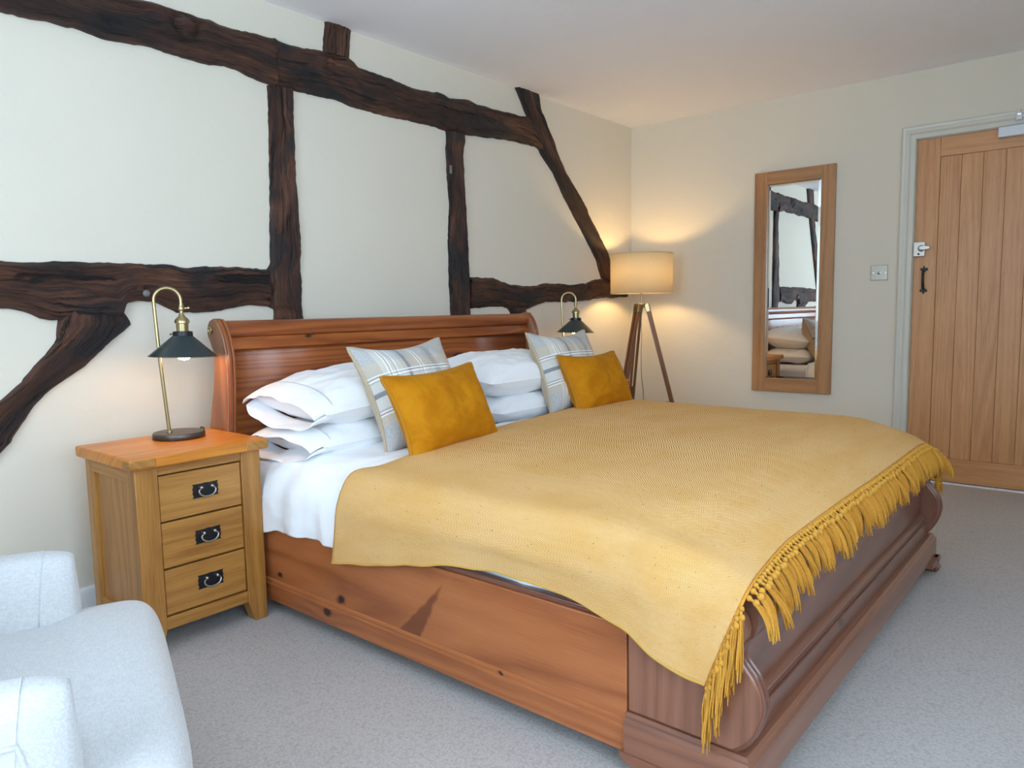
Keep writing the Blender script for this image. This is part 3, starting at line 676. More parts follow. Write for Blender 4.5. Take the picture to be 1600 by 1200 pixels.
bobj('footboard_bead', MB().prism([(-2.285, .236), (-2.300, .233), (-2.308, .226), (-2.308, .220), (-2.300, .213), (-2.306, .209), (-2.306, .204), (-2.285, .200)], 'x', fx0, fx1, 'x'), M_PINE_D, ang=30)
bobj('lower_panel', MB().box(fx0, fx1, -2.312, -2.262, .140, .203, 'x'), M_PINE_D, bevel=.002)
bobj('footboard_back', MB().box(fx0, fx1, -2.235, -2.215, .10, .42, 'x'), M_PINE_D)
# plinth running round the foot end
pl = [(-.05, .150), (.020, .150), (.026, .144), (.026, .138), (.032, .132), (.034, .124), (.034, .060), (-.05, .060)]
def plinth_ring(prof):
    mb = MB(); n = len(prof)
    path = [(BX0, -2.047, -1, 0), (BX0, -2.306, -1, -1), (BX1, -2.306, 1, -1), (BX1, -2.047, 1, 0)]
    for (x, y, sx, sy) in path:
        for d, z in prof: mb.v.append((x+sx*(d-.018), y+sy*(d), z))
    ys = 0
    for k in range(3):
        P, Q = path[k], path[k+1]; L = math.dist(P[:2], Q[:2]); acc = 0
        for i in range(n):
            j = (i+1) % n; dd = math.dist(prof[i], prof[j])
            mb.face((k*n+i, k*n+j, (k+1)*n+j, (k+1)*n+i), [(ys, acc), (ys, acc+dd), (ys+L, acc+dd), (ys+L, acc)]); acc += dd
        ys += L+.3
    mb.face(list(range(n)), [(0, p[1]) for p in prof]); mb.face([3*n+i for i in range(n)][::-1], [(0, p[1]) for p in prof])
    return mb
bobj('plinth', plinth_ring(pl), M_PINE_E, ang=25, weld=False)
for cx, sx in ((BX0, -1), (BX1, 1)):
    ft = MB(); x_in = cx-sx*.115; xo = cx+sx*.022
    # two bracket faces: one along the end, one along the side
    ft.prism([(xo+sx*.010, .060), (xo+sx*.010, .046), (xo, .040), (xo, .030), (xo+sx*.016, .014), (xo+sx*.004, 0.0), (xo-sx*.030, 0.0), (xo-sx*.060, .012), (xo-sx*.075, .030), (x_in, .038), (x_in, .060)], 'y', -2.352, -2.312, 'x')
    y0 = -2.350
    ft.prism([(y0-.006, .060), (y0-.006, .046), (y0, .040), (y0, .030), (y0-.010, .014), (y0, 0.0), (y0+.045, 0.0), (y0+.09, .012), (y0+.20, .030), (y0+.30, .038), (y0+.315, .060)], 'x', min(cx+sx*.022, cx-sx*.02), max(cx+sx*.022, cx-sx*.02), 'y')
    bobj('bracket_foot', ft, M_PINE_E, bevel=.002)
for cx in (BX0+.02, BX1-.06): bobj('bracket_foot', MB().box(cx, cx+.04, -.34, -.22, 0, .06), M_PINE_D)
bobj('slat_base', MB().box(BX0+.03, BX1-.03, -2.20, -.36, .20, .23, 'x'), M_PINE_D)

# ------------------------------------------------------------------ mattress
mt = MB().box(BX0+.045, BX1-.045, -2.10, -.345, .232, .530)
o = obj('mattress', mt, M_SHEET, bevel=.05, seg=5, base=((BX0+BX1)/2, -1.2, .232)); prop(o, 'deep white-sheeted mattress showing between the pillows and the duvet', 'mattress')

# ------------------------------------------------------------------ duvet (control rows run from the head to the foot, columns from the far hem to the near hem)
def V(*a): return Vector(a)
def duvet_row(y, zt, near_y=None, hem=.325, xs=-3.500, hemx=-3.497, far=-1.585):
    ny = y if near_y is None else near_y
    return [V(far, y, .33), V(far, y, .45), V(far-.04, y, .535), V(far-.13, y, zt-.006), V(-2.05, y, zt), V(-2.50, y, zt), V(-2.90, y*.7+ny*.3, zt), V(-3.16, y*.5+ny*.5, zt-.002), V(-3.34, ny, zt-.014), V(-3.445, ny, zt-.055), V(xs+.012, ny, zt-.125), V(hemx, ny, (zt-.15+hem)/2), V(hemx, ny, hem)]
DR = [duvet_row(-.80, .528, -.44, .335), duvet_row(-.795, .556, -.435, .300), duvet_row(-.86, .577, -.52, .290), duvet_row(-1.02, .583, -.72, .318), duvet_row(-1.2, .583, -.95, .326),
      duvet_row(-1.4, .583, -1.2, .322, xs=-3.492, hemx=-3.488), duvet_row(-1.6, .583, -1.45, .356, xs=-3.478, hemx=-3.452), duvet_row(-1.8, .583, -1.7, .352, xs=-3.470, hemx=-3.448), duvet_row(-1.95, .580, -1.9, .350, xs=-3.468, hemx=-3.448), duvet_row(-2.08, .560, -2.03, .352, xs=-3.462, hemx=-3.446)]
def duvet_fn(u, v):
    p = surf(DR, u, v)
    side = max(0, (u-.66)/.34); w = min(1, v*9)
    q = Vector((p.x*2.2+p.z*2.5, p.y*5.5+p.x*1.4, p.z*2.0))
    r = noise.ridged_multi_fractal(q, 0.9, 2.1, 3, 1.0, 2.0)
    a = (fbm((p.x*3.5, p.y*3.5, p.z*3.5), 3)*.010 + (r-1.0)*.010)*w*(1.0 if p.y > -1.35 else .35)
    # vertical folds where it hangs down the near side
    fold = math.sin(p.y*34+2.0*fbm((p.y*4, 1, p.z*3), 2)+p.z*9)*.0085*side*w
    fz = .006*noise.noise(Vector((p.y*11, 3.3, 0)))*side
    if u > .85: nrm = Vector((-1, 0, 0))
    elif u > .70: nrm = Vector((-.7, 0, .7))
    elif u < .12: nrm = Vector((1, 0, 0))
    else: nrm = Vector((0, 0, 1))
    lim = -3.502 if p.y > -.64 else -9
    hz = 0
    if u > .9: hz = (u-.9)*10*(.016*noise.noise(Vector((p.y*6.5, 8.1, 0)))+.008*noise.noise(Vector((p.y*19, 4.1, 0))))
    p = p+nrm*(a+fold)+Vector((0, 0, fz+hz))
    if p.x < lim: p.x = lim+.1*(p.x-lim)
    if p.y < -2.02 and p.x < -1.7: p.z = min(p.z, .575)
    return p
o = obj('duvet', MB().grid(duvet_fn, 150, 130, lambda u, v: (u*2.4, v*1.7)), M_COTTON, solid=.012, ang=180, base=(-2.55, -1.2, .33)); prop(o, 'white cotton duvet hanging over the near side of the bed', 'duvet')

# ------------------------------------------------------------------ throw
def trow(yf, yt, yn, zt, zs, hem, xs, xh, far=-1.560, fz=.40, yfar=None, cz=.0):
    yfar = yf if yfar is None else yfar
    return [V(far, yfar, fz), V(far-.004, yfar, (fz+zt)/2+.01), V(far-.035, yfar, zt-.03-cz), V(far-.13, yf, zt-.004), V(-2.10, yf*.5+yt*.5, zt), V(-2.50, yt, zt), V(-2.90, yt, zt), V(-3.18, yt, zt-.003), V(-3.36, (yt+yn)/2, zt-.020), V(-3.455, yn, zs+.035), V(xs, yn, zs-.045), V((xs+xh)/2, yn, (zs-.05+hem)/2), V(xh, yn, hem)]
TR = [trow(-1.02, -1.02, -1.045, .5985, .525, .287, -3.509, -3.517),
      trow(-1.15, -1.15, -1.17, .600, .525, .315, -3.507, -3.512),
      trow(-1.35, -1.35, -1.35, .600, .522, .352, -3.500, -3.503),
      trow(-1.55, -1.55, -1.55, .600, .520, .386, -3.493, -3.490),
      trow(-1.75, -1.75, -1.75, .600, .520, .392, -3.488, -3.480),
      trow(-1.93, -1.93, -1.93, .600, .520, .376, -3.488, -3.482),
      trow(-2.06, -2.07, -2.04, .594, .515, .352, -3.492, -3.492, fz=.38),
      trow(-2.16, -2.17, -2.12, .572, .508, .318, -3.498, -3.500, far=-1.565, fz=.37, cz=.01),
      trow(-2.235, -2.235, -2.19, .548, .495, .296, -3.500, -3.504, far=-1.565, fz=.37, yfar=-2.26, cz=.015),
      trow(-2.295, -2.292, -2.262, .519, .470, .288, -3.500, -3.505, far=-1.570, fz=.36, yfar=-2.325, cz=.02)]
TR[0][4] = V(-2.10, -.925, .600); TR[0][3] = V(-1.70, -1.0, .598); TR[0][5] = V(-2.50, -.975, .600); TR[0][6] = V(-2.90, -1.035, .600); TR[0][7] = V(-3.18, -1.085, .597); TR[0][8] = V(-3.36, -1.09, .577); TR[0][11] = V(-3.515, -1.03, .37); TR[0][12] = V(-3.517, -1.015, .288)
TR[-1][8] = V(-3.36, -2.304, .505); TR[-1][9] = V(-3.448, -2.312, .496); TR[-1][10] = V(-3.491, -2.304, .455); TR[-1][11] = V(-3.503, -2.276, .375); TR[-1][12] = V(-3.506, -2.248, .292)
TR[-2][8] = V(-3.36, -2.235, .532); TR[-2][9] = V(-3.448, -2.232, .518); TR[-2][10] = V(-3.492, -2.222, .462); TR[-2][11] = V(-3.502, -2.205, .385); TR[-2][12] = V(-3.505, -2.195, .296)
def throw_fn(u, v):
    p = surf(TR, u, v)
    a = fbm((p.x*2.0, p.y*2.0, 4.0), 3)*.0035 + .0012*noise.noise(Vector((p.x*14, p.y*14, 2)))
    side = max(0, (u-.72)/.28)
    hx = .006*noise.noise(Vector((p.y*7, 5.5, p.z*3)))*side; hz = .006*noise.noise(Vector((p.y*12, 9.5, 0)))*side
    if u < .15 or u > .8: return p+Vector((hx-.001, 0, hz))
    return p+Vector((0, 0, a))
throw = obj('fringed_throw', MB().grid(throw_fn, 160, 120, lambda u, v: (u*2.42, v*1.36)), M_THROW, solid=-.006, ang=180, base=(-2.55, -1.7, .6))
prop(throw, 'mustard and cream herringbone throw with tasselled fringe spread over the bed', 'throw')
# plain yarn selvedge along the near side
obj('fringe_heading', MB().tube([throw_fn(k/200, 1.0) + Vector((0, -.002, -.002)) for k in range(201)], .0042, 6), M_YARN, throw, xf=rel((-2.55, -1.7, .6)), label='knotted yarn heading of the fringe')
obj('selvedge', MB().tube([throw_fn(1.0, k/90) + Vector((-.003, 0, 0)) for k in range(91)], .0042, 6), M_HEM, throw, xf=rel((-2.55, -1.7, .6)), label='plain mustard selvedge')
# tassels: a knotted cord and a brush of yarn, hanging over the footboard roll
def tassel_mesh(seed, hang):
    rnd = random.Random(seed); mb = MB()
    if hang == 'roll': path = [V(0, 0, 0), V(0, -.016, -.008), V(0, -.031, -.024), V(0, -.042, -.046), V(0, -.047, -.070), V(0, -.049, -.094)]
    else: path = [V(0, 0, 0), V(-.003, -.002, -.016), V(-.004, -.003, -.040), V(-.004, -.003, -.070), V(-.004, -.003, -.105), V(-.004, -.003, -.145)]
    sc = rnd.uniform(.88, 1.12); sx = rnd.uniform(-.016, .016)
    P = lambda t: spline(path, t)*sc+V(sx*t*t*1.5, 0, 0)
    mb.tube([P(t) for t in (0, .08, .16, .24)], .0033, 6)
    for t0, rr in ((.06, .0062), (.24, .0075)):
        c = P(t0); mb.lathe([(0, -rr), (rr*.75, -rr*.7), (rr, 0), (rr*.75, rr*.7), (0, rr)], 8, c+V(0, -.002, 0))
    ns = 13
    for k in range(ns):
        w = 2*math.pi*k/ns; fl = rnd.uniform(.002, .0090); dx, dy = math.cos(w), math.sin(w); wob = rnd.uniform(-.004, .004); end = rnd.uniform(.80, 1.0)
        pts = []
        for q in range(6):
            f = q/5; t = .24+(end-.24)*f; c = P(t)
            pts.append(c+V(dx*(.0035+fl*f)+wob*math.sin(f*5), min(dy*(.003+fl*.55*f), .003)-.003*f, 0))
        mb.tube(pts, [.0019]*5+[.0009], 3)
    return mb.mesh('tassel')
var = {h: [tassel_mesh(i+(50 if h == 'down' else 0), h) for i in range(8)] for h in ('roll', 'down')}
for h in var:
    for me in var[h]: me.materials.append(M_YARN); smooth(me, 60)
edge = [throw_fn(k/600, 1.0) for k in range(601)]; L = 0; nxt = .004; cnt = 0
for k in range(1, 601):
    L += (edge[k]-edge[k-1]).length
    if L >= nxt:
        p = edge[k]; u = k/600; down = u > .80 or u < .10
        me = random.choice(var['down' if down else 'roll'])
        t = bpy.data.objects.new('tassel', me); COL.objects.link(t); t.parent = throw
        t.location = p-Vector((-2.55, -1.7, .6))+Vector((-.004 if u > .8 else 0, -.004, -.001)); s = random.uniform(.92, 1.12); t.scale = (s, s, s)
        t.rotation_euler = (R(random.uniform(-3, 5)), R(random.uniform(-9, 9)), R(random.uniform(-10, 10)))
        nxt += .0195 if not down else .021; cnt += 1

# ------------------------------------------------------------------ pillows and cushions
def cushion_parts(w, h, th, corner=.09, power=2.6, wr=.006, seed=0, sag=0.0, n=44):
    """front, back surfaces and seam loop of an inflated cushion, lying in local XY with +Z the front"""
    def outline(u, v):
        x = w/2*u*(1-corner*(1-v*v)*(abs(u)**1.5)); y = h/2*v*(1-corner*1.15*(1-u*u)*(abs(v)**1.5)); return x, y
    def side(sgn):
        def fn(a, b):
            u, v = a*2-1, b*2-1; x, y = outline(u, v)
            e = max((1-abs(u)**power), 0)*max((1-abs(v)**power), 0); t = th/2*(e**.56)
            c = (abs(u)*abs(v))**3
            k = noise.ridged_multi_fractal(Vector((u*1.6+seed, v*1.6, sgn*2.0+seed)), 1.0, 2.0, 3, 1.0, 2.0)-1.0
            rad = math.atan2(abs(v)-1.05, abs(u)-1.05); pleat = math.sin(rad*26+seed)*c*.5
            t += (wr*k*(e**.5)+wr*.8*fbm((u*2.5, v*2.5, seed+sgn), 3)*(e**.4)+wr*pleat*(e**.3))
            t -= sag*th*math.exp(-(u*u*3+v*v*3))*.2
            return (x, y, sgn*max(t, 0.0))
        return fn
    return outline, side
def place(center, xdir, ydir):
    x = Vector(xdir).normalized(); y = Vector(ydir); z = x.cross(y).normalized(); y = z.cross(x).normalized()
    m = Matrix((x, y, z)).transposed().to_4x4(); m.translation = Vector(center); return m
def cushion(name, label, cat, w, h, th, center, xdir, ydir, front, back, pipe, group=None, **kw):
    outline, side = cushion_parts(w, h, th, **kw); M4 = place(center, xdir, ydir); n = 48
    root = thing(name, label, cat, center, group=group)
    m2 = Matrix.Translation(-Vector(center)) @ M4
    uvf = lambda a, b: (a*w, b*h)
    obj('cover_front', MB().grid(side(1), n, n, uvf), front, root, ang=180, xf=m2)
    g = MB().grid(side(-1), n, n, uvf); g.f = [f[::-1] for f in g.f]; g.uv = [u[::-1] for u in g.uv]
    obj('cover_back', g, back, root, ang=180, xf=m2)
    loop = []
    for a, b in [(-1+2*k/30, -1) for k in range(30)]+[(1, -1+2*k/30) for k in range(30)]+[(1-2*k/30, 1) for k in range(30)]+[(-1, 1-2*k/30) for k in range(30)]:
        # rounded corner
        c = max(0, abs(a)*abs(b)-.86)/.14; f = 1-.022*c; x, y = outline(a*f, b*f); loop.append((x, y, 0))
    obj('piping', MB().tube(loop, .0062, 8, closed=True), pipe, root, ang=180, xf=m2)
    return root
cushion('scatter_cushion', 'large grey and cream plaid cushion leaning on the left-hand pillows', 'cushion', .47, .43, .195, (-2.985, -.830, .755), (1, .01, .035), (-.10, .48, 1), M_PLAID, M_BEIGE, M_BEIGE, 'plaid cushions leaning on the pillows', seed=1.3, wr=.007, corner=.16)
cushion('scatter_cushion', 'grey and cream plaid cushion leaning on the right-hand pillows below the far lamp', 'cushion', .46, .43, .195, (-1.925, -.785, .755), (1, -.06, .0), (-.04, .40, 1), M_PLAID, M_BEIGE, M_BEIGE, 'plaid cushions leaning on the pillows', seed=4.1, wr=.007, corner=.17)
cushion('velvet_cushion', 'oblong mustard velvet cushion in front of the left plaid cushion', 'cushion', .50, .31, .155, (-3.035, -1.035, .715), (1, .10, .030), (-.04, .44, 1), M_VELVET, M_VELVET, M_VPIPE, 'mustard velvet cushions', seed=7.7, wr=.006, corner=.12)
cushion('velvet_cushion', 'oblong mustard velvet cushion in front of the right plaid cushion', 'cushion', .48, .31, .165, (-1.885, -.925, .705), (1, -.03, -.01), (-.02, .46, 1), M_VELVET, M_VELVET, M_VPIPE, 'mustard velvet cushions', seed=9.2, wr=.006, corner=.14)

def bed_pillow(label, center, w, d, th, xdir, open_left, seed, tilt=(0, 1, 0)):
    outline, side = cushion_parts(w, d, th, corner=.035, power=3.2, wr=.012, seed=seed); M4 = place(center, xdir, tilt); m2 = Matrix.Translation(-Vector(center)) @ M4
    root = thing('bed_pillow', label, 'pillow', center, group='white pillows against the headboard'); n = 64
    mb = MB().grid(side(1), n, n, lambda a, b: (a*w, b*d))
    g = MB().grid(side(-1), n, n, lambda a, b: (a*w, b*d)); k = len(mb.v); mb.v += g.v
    mb.f += [[i+k for i in f[::-1]] for f in g.f]; mb.uv += [u[::-1] for u in g.uv]
    obj('pillowcase', mb, M_COTTON, root, ang=180, xf=m2)
    seam = [Vector((*outline(a, -1), 0))+Vector((0, -.0005, 0)) for a in [-.97+1.94*q/30 for q in range(31)]]
    obj('seam', MB().tube(seam, .0024, 6), M_COTTON, root, xf=m2)
    if open_left:
        # open mouth of the pillowcase: two loose lips flaring from the end
        for sg in (1, -1):
            def lip(a, b, sg=sg):
                v = b*2-1; v2 = v*.93; x0, y0 = outline(-.90, v2)
                e = max(1-abs(v)**2.4, 0)**.6; L = .115*a
                zz = sg*(th*.34*e*(1-.25*a) + .004)-.020*a*a + (.005*math.sin(v*7+seed+sg)+.009*noise.noise(Vector((v*3, a*2, seed+sg))))*a*e
                return (x0+.005-L*(1-.18*v*v)+.012*a*noise.noise(Vector((v*4, sg, seed))), y0*(1-.05*a)-.01*a, zz)
            obj('pillowcase_flap', MB().grid(lip, 14, 36, lambda a, b: (a*.12, b*d)), M_COTTON, root, ang=180, solid=.003, xf=m2)
    return root
bed_pillow('lower white pillow of the left-hand stack, beside the oak cabinet', (-3.01, -.560, .603), .72, .44, .150, (1, .02, .0), True, 2.2)
bed_pillow('upper white pillow of the left-hand stack with an open pillowcase end', (-2.985, -.545, .755), .76, .45, .190, (1, .05, .055), True, 5.4, (0, 1, .10))
bed_pillow('lower white pillow of the right-hand stack', (-2.06, -.560, .603), .74, .44, .150, (1, 0, 0), False, 8.6)
bed_pillow('upper white pillow of the right-hand stack', (-2.08, -.545, .758), .76, .44, .195, (1, -.02, 0), False, 11.8, (0, 1, .10))

# ------------------------------------------------------------------ bedside cabinets
CB = (-3.71, -.41, 0)
cab = thing('bedside_cabinet', 'golden oak three-drawer bedside cabinet between the armchair and the bed', 'bedside cabinet', CB, group='oak bedside cabinets')
def cobj(name, mb, mat, parent=None, **k): return obj(name, mb, mat, parent or cab, xf=rel(CB), **k)
cx0, cx1, cyf, cyb = -3.922, -3.503, -.600, -.225; LW = .070
top = cobj('cabinet_top', MB().box(-3.943, -3.482, -.622, -.205, .600, .636, 'x'), M_OAKTOP, bevel=.006, seg=3)
for x0 in (-3.9445, -3.5165+.000):
    pass
cobj('top_edge', MB().box(-3.9440, -3.862, -.6235, -.575, .603, .6325, 'y').box(-3.563, -3.4805, -.6235, -.575, .603, .6325, 'y'), M_OAK, top, bevel=.005, label='darker end-grain corner of the top')
for x0, x1, y0, y1, sx in ((cx0, cx0+LW, cyf, cyf+.05, 1), (cx1-LW, cx1, cyf, cyf+.05, -1), (cx0, cx0+LW, cyb-.05, cyb, 1), (cx1-LW, cx1, cyb-.05, cyb, -1)):
    # straight leg, tapering on its inner side below the rail
    xo, xi = (x0, x1) if sx > 0 else (x1, x0)
    cobj('leg', MB().prism([(xo, .600), (xi, .600), (xi, .075), (xi-sx*.022, .0), (xo, .0)], 'y', y0, y1, 'z'), M_OAK, bevel=.003)
cobj('apron', MB().box(cx0+LW, cx1-LW, cyf+.004, cyf+.03, .570, .600, 'x'), M_OAK, bevel=.0015)
cobj('bottom_rail', MB().box(cx0+LW, cx1-LW, cyf+.004, cyf+.03, .072, .112, 'x'), M_OAK, bevel=.0015)
cobj('carcass', MB().box(cx0+.020, cx1-.020, cyf+.030, cyb-.01, .090, .598, 'z'), M_DARKGAP)
for xs in (cx0, cx1):
    s = 1 if xs == cx0 else -1
    def bx(a, b): return (min(xs+s*a, xs+s*b), max(xs+s*a, xs+s*b))
    cobj('side_panel', MB().box(*bx(.012, .020), cyf+.05, cyb-.05, .10, .58, 'z'), M_OAK)
    cobj('side_rail', MB().box(*bx(.002, .020), cyf+.05, cyb-.05, .555, .600, 'y'), M_OAK, bevel=.0015)
    cobj('side_rail', MB().box(*bx(.002, .020), cyf+.05, cyb-.05, .075, .125, 'y'), M_OAK, bevel=.0015)
dz = [(.418, .566), (.267, .415), (.116, .264)]
for z0, z1 in dz:
    dr = cobj('drawer', MB().box(cx0+LW+.003, cx1-LW-.003, cyf+.006, cyf+.028, z0+.002, z1-.001, 'x'), M_OAK, bevel=.002)
    xm, zm, yf = (cx0+cx1)/2+.012, (z0+z1)/2+.004, cyf+.006
    W2, H2 = .044, .023
    pts = [(-W2, -H2), (-W2+.004, -H2+.006), (-W2, -.006), (-W2+.003, 0), (-W2, .006), (-W2+.004, H2-.006), (-W2, H2), (-.012, H2-.001), (0, H2+.001), (.012, H2-.001), (W2, H2), (W2-.004, H2-.006), (W2, .006), (W2-.003, 0), (W2, -.006), (W2-.004, -H2+.006), (W2, -H2), (.012, -H2+.001), (0, -H2-.001), (-.012, -H2+.001)]
    plt = cobj('handle_plate', MB().prism([(xm+p[0], zm+p[1]) for p in pts], 'y', yf-.003, yf), M_IRON, dr, bevel=.0006)
    cobj('drop_handle', MB().tube(cr([(xm-.018, yf-.012, zm+.010), (xm-.028, yf-.014, zm+.002), (xm-.024, yf-.016, zm-.010), (xm-.010, yf-.017, zm-.018), (xm+.010, yf-.017, zm-.018), (xm+.024, yf-.016, zm-.010), (xm+.028, yf-.014, zm+.002), (xm+.018, yf-.012, zm+.010)], 30), [.0022]*6+[.0028]*18+[.0022]*6, 8), M_NICKEL, dr)
    for dx in (-.018, .018): cobj('handle_stud', MB().lathe([(.006, 0), (.006, .004), (.004, .009), (.005, .013), (0, .016)], 14, (xm+dx, yf-.002, zm+.011), Matrix.Rotation(R(90), 3, 'X')), M_NICKEL, dr)
cab2 = copy_tree(cab); cab2.location = (CB[0]+2.415, CB[1], 0)
cab2['label'] = 'golden oak bedside cabinet half hidden between the bed and the tripod lamp'

# ------------------------------------------------------------------ table lamps
def table_lamp(loc, rz, label):
    L = thing('table_lamp', label, 'table lamp', loc, rz, 'brass swan-neck bedside lamps')
    obj('base', MB().lathe([(0, 0), (.083, 0), (.085, .002), (.085, .018), (.083, .021), (0, .021)], 48), M_BRONZE, L, ang=50)
    fx, tx = -.030, -.053; sx = .032; zt = .478; r = (sx-tx)/2
    st = [(fx, 0, .020), (fx-.006, 0, .12), (fx-.016, 0, .30), (tx, 0, zt)]
    arc = [(tx+r-r*math.cos(a), 0, zt+r*math.sin(a)) for a in [math.pi*k/16 for k in range(1, 17)]]
    pts = cr(st, 12)+[Vector(p) for p in arc]+[Vector((sx, 0, zt-.015))]
    obj('stem', MB().tube(pts, .0060, 12), M_BRASS, L, ang=60)
    obj('collar', MB().lathe([(0, .018), (.010, .020), (.010, .024), (.006, .027), (0, .027)], 20, (fx, 0, 0)), M_BRASS, L)
    j = obj('joint', MB().lathe([(0, zt-.046), (.007, zt-.044), (.007, zt-.036), (.011, zt-.032), (.0115, zt-.026), (.008, zt-.018), (.008, zt-.012), (0, zt-.010)], 20, (sx, 0, 0)), M_BRASS, L)
    obj('wing_nut', MB().box(sx+.008, sx+.020, -.002, .002, zt-.029, zt-.025).lathe([(0, -.004), (.005, -.003), (.005, .003), (0, .004)], 10, (sx+.023, 0, zt-.026)), M_BRASS, j, bevel=.0008)
    hz = zt-.046
    obj('bulb_holder', MB().lathe([(0, hz), (.008, hz), (.010, hz-.008), (.022, hz-.020), (.024, hz-.026), (.024, hz-.032), (.020, hz-.034), (.019, hz-.062), (.026, hz-.064), (.026, hz-.066), (0, hz-.066)], 28, (sx, 0, 0)), M_BRASS, L, ang=40)
    obj('shade_gallery', MB().lathe([(.022, hz-.060), (.032, hz-.062), (.033, hz-.076), (.031, hz-.078), (.022, hz-.070)], 32, (sx, 0, 0)).lathe([(0, 0), (.003, .001), (.003, .006), (0, .008)], 8, (sx-.034, 0, hz-.070), Matrix.Rotation(R(-90), 3, 'Y')), M_IRON, L)
    tilt = Matrix.Translation((sx, 0, hz-.070)) @ Matrix.Rotation(R(2), 4, 'Y')
    sh = MB().lathe([(.1125, -.077), (.110, -.0755), (.030, -.004), (.024, 0)], 48); sh.f = sh.f[:-2]; sh.uv = sh.uv[:-2]
    so = obj('lamp_shade', sh, M_SHADE, L, ang=60, xf=tilt)
    li = MB().lathe([(.1118, -.0772), (.108, -.0752), (.029, -.0052), (.0225, -.001)], 48); li.f = li.f[:-2]; li.uv = li.uv[:-2]
    obj('shade_lining', li, M_LINING, so, ang=60, xf=tilt, label='brass coloured inside of the shade')
    obj('shade_rim', MB().tube([tilt @ Vector((.1125*math.cos(a), .1125*math.sin(a), -.077)) for a in [2*math.pi*k/48 for k in range(48)]], .0013, 6, closed=True), M_BRASS, L)
    bz = hz-.070-.066
    obj('bulb', MB().lathe([(.012, bz+.045), (.014, bz+.030), (.024, bz+.016), (.029, bz), (.025, bz-.014), (.014, bz-.023), (0, bz-.026)], 24, (sx, 0, 0)), M_BULB, L, ang=180)
    return L
l1 = table_lamp((-3.655, -.340, .636), math.atan2(-.45, .89), 'brass swan-neck lamp with a blue-black cone shade on the near oak cabinet')
obj('power_cord', MB().tube(cr([(.070, .045, .006), (.095, .075, .0045), (.120, .085, .0040), (.142, .100, .0040), (.150, .125, .0040), (.151, .143, .0), (.150, .1475, -.04), (.15, .15, -.20)], 30), .0026, 6), M_BLACK, l1, label='black power cord', xf=Matrix.Rotation(-math.atan2(-.45, .89), 4, 'Z') @ Matrix.Translation((0, 0, 0)))
l2 = table_lamp((-1.262, -.330, .636), math.atan2(-.82, .57), 'brass swan-neck lamp with a dark cone shade behind the right plaid cushion')

# ------------------------------------------------------------------ tripod floor lamp
FL = (-.372, -.300, 0)
fl = thing('tripod_floor_lamp', 'tripod floor lamp with brown wooden legs and a lit linen drum shade in the corner', 'floor lamp', FL)
SR, SZ0, SZ1 = .212, 1.158, 1.428
sh = MB().lathe([(SR, SZ0), (SR, SZ1)], 64); sh.f = sh.f[:-2]; sh.uv = sh.uv[:-2]
obj('drum_shade', sh, M_LSHADE, fl, solid=.002, ang=60)
ringm = MB()
for z in (SZ0+.002, SZ1-.002): ringm.tube([(SR*math.cos(a), SR*math.sin(a), z) for a in [2*math.pi*k/64 for k in range(64)]], .0022, 6, closed=True)
for k in range(3):
    a = 2*math.pi*k/3+.4; ringm.tube([(.015*math.cos(a), .015*math.sin(a), SZ0+.05), (SR*math.cos(a), SR*math.sin(a), SZ0+.004)], .0018, 6)
obj('shade_ring', ringm, M_LSHADE, fl)
obj('rod', MB().lathe([(0, 1.085), (.006, 1.085), (.006, 1.19), (.017, 1.195), (.017, 1.24), (0, 1.24)], 16), M_BRASS, fl)
obj('bulb', MB().lathe([(0, 1.24), (.012, 1.243), (.026, 1.27), (.030, 1.292), (.024, 1.315), (.012, 1.325), (0, 1.327)], 20), M_BULB_F, fl, ang=180)
obj('tripod_head', MB().lathe([(0, 1.060), (.030, 1.062), (.036, 1.072), (.036, 1.088), (.014, 1.092), (0, 1.094)], 24), M_BRASS, fl)
perp = Vector((.5, -.866, 0)); away = Vector((.866, .5, 0))
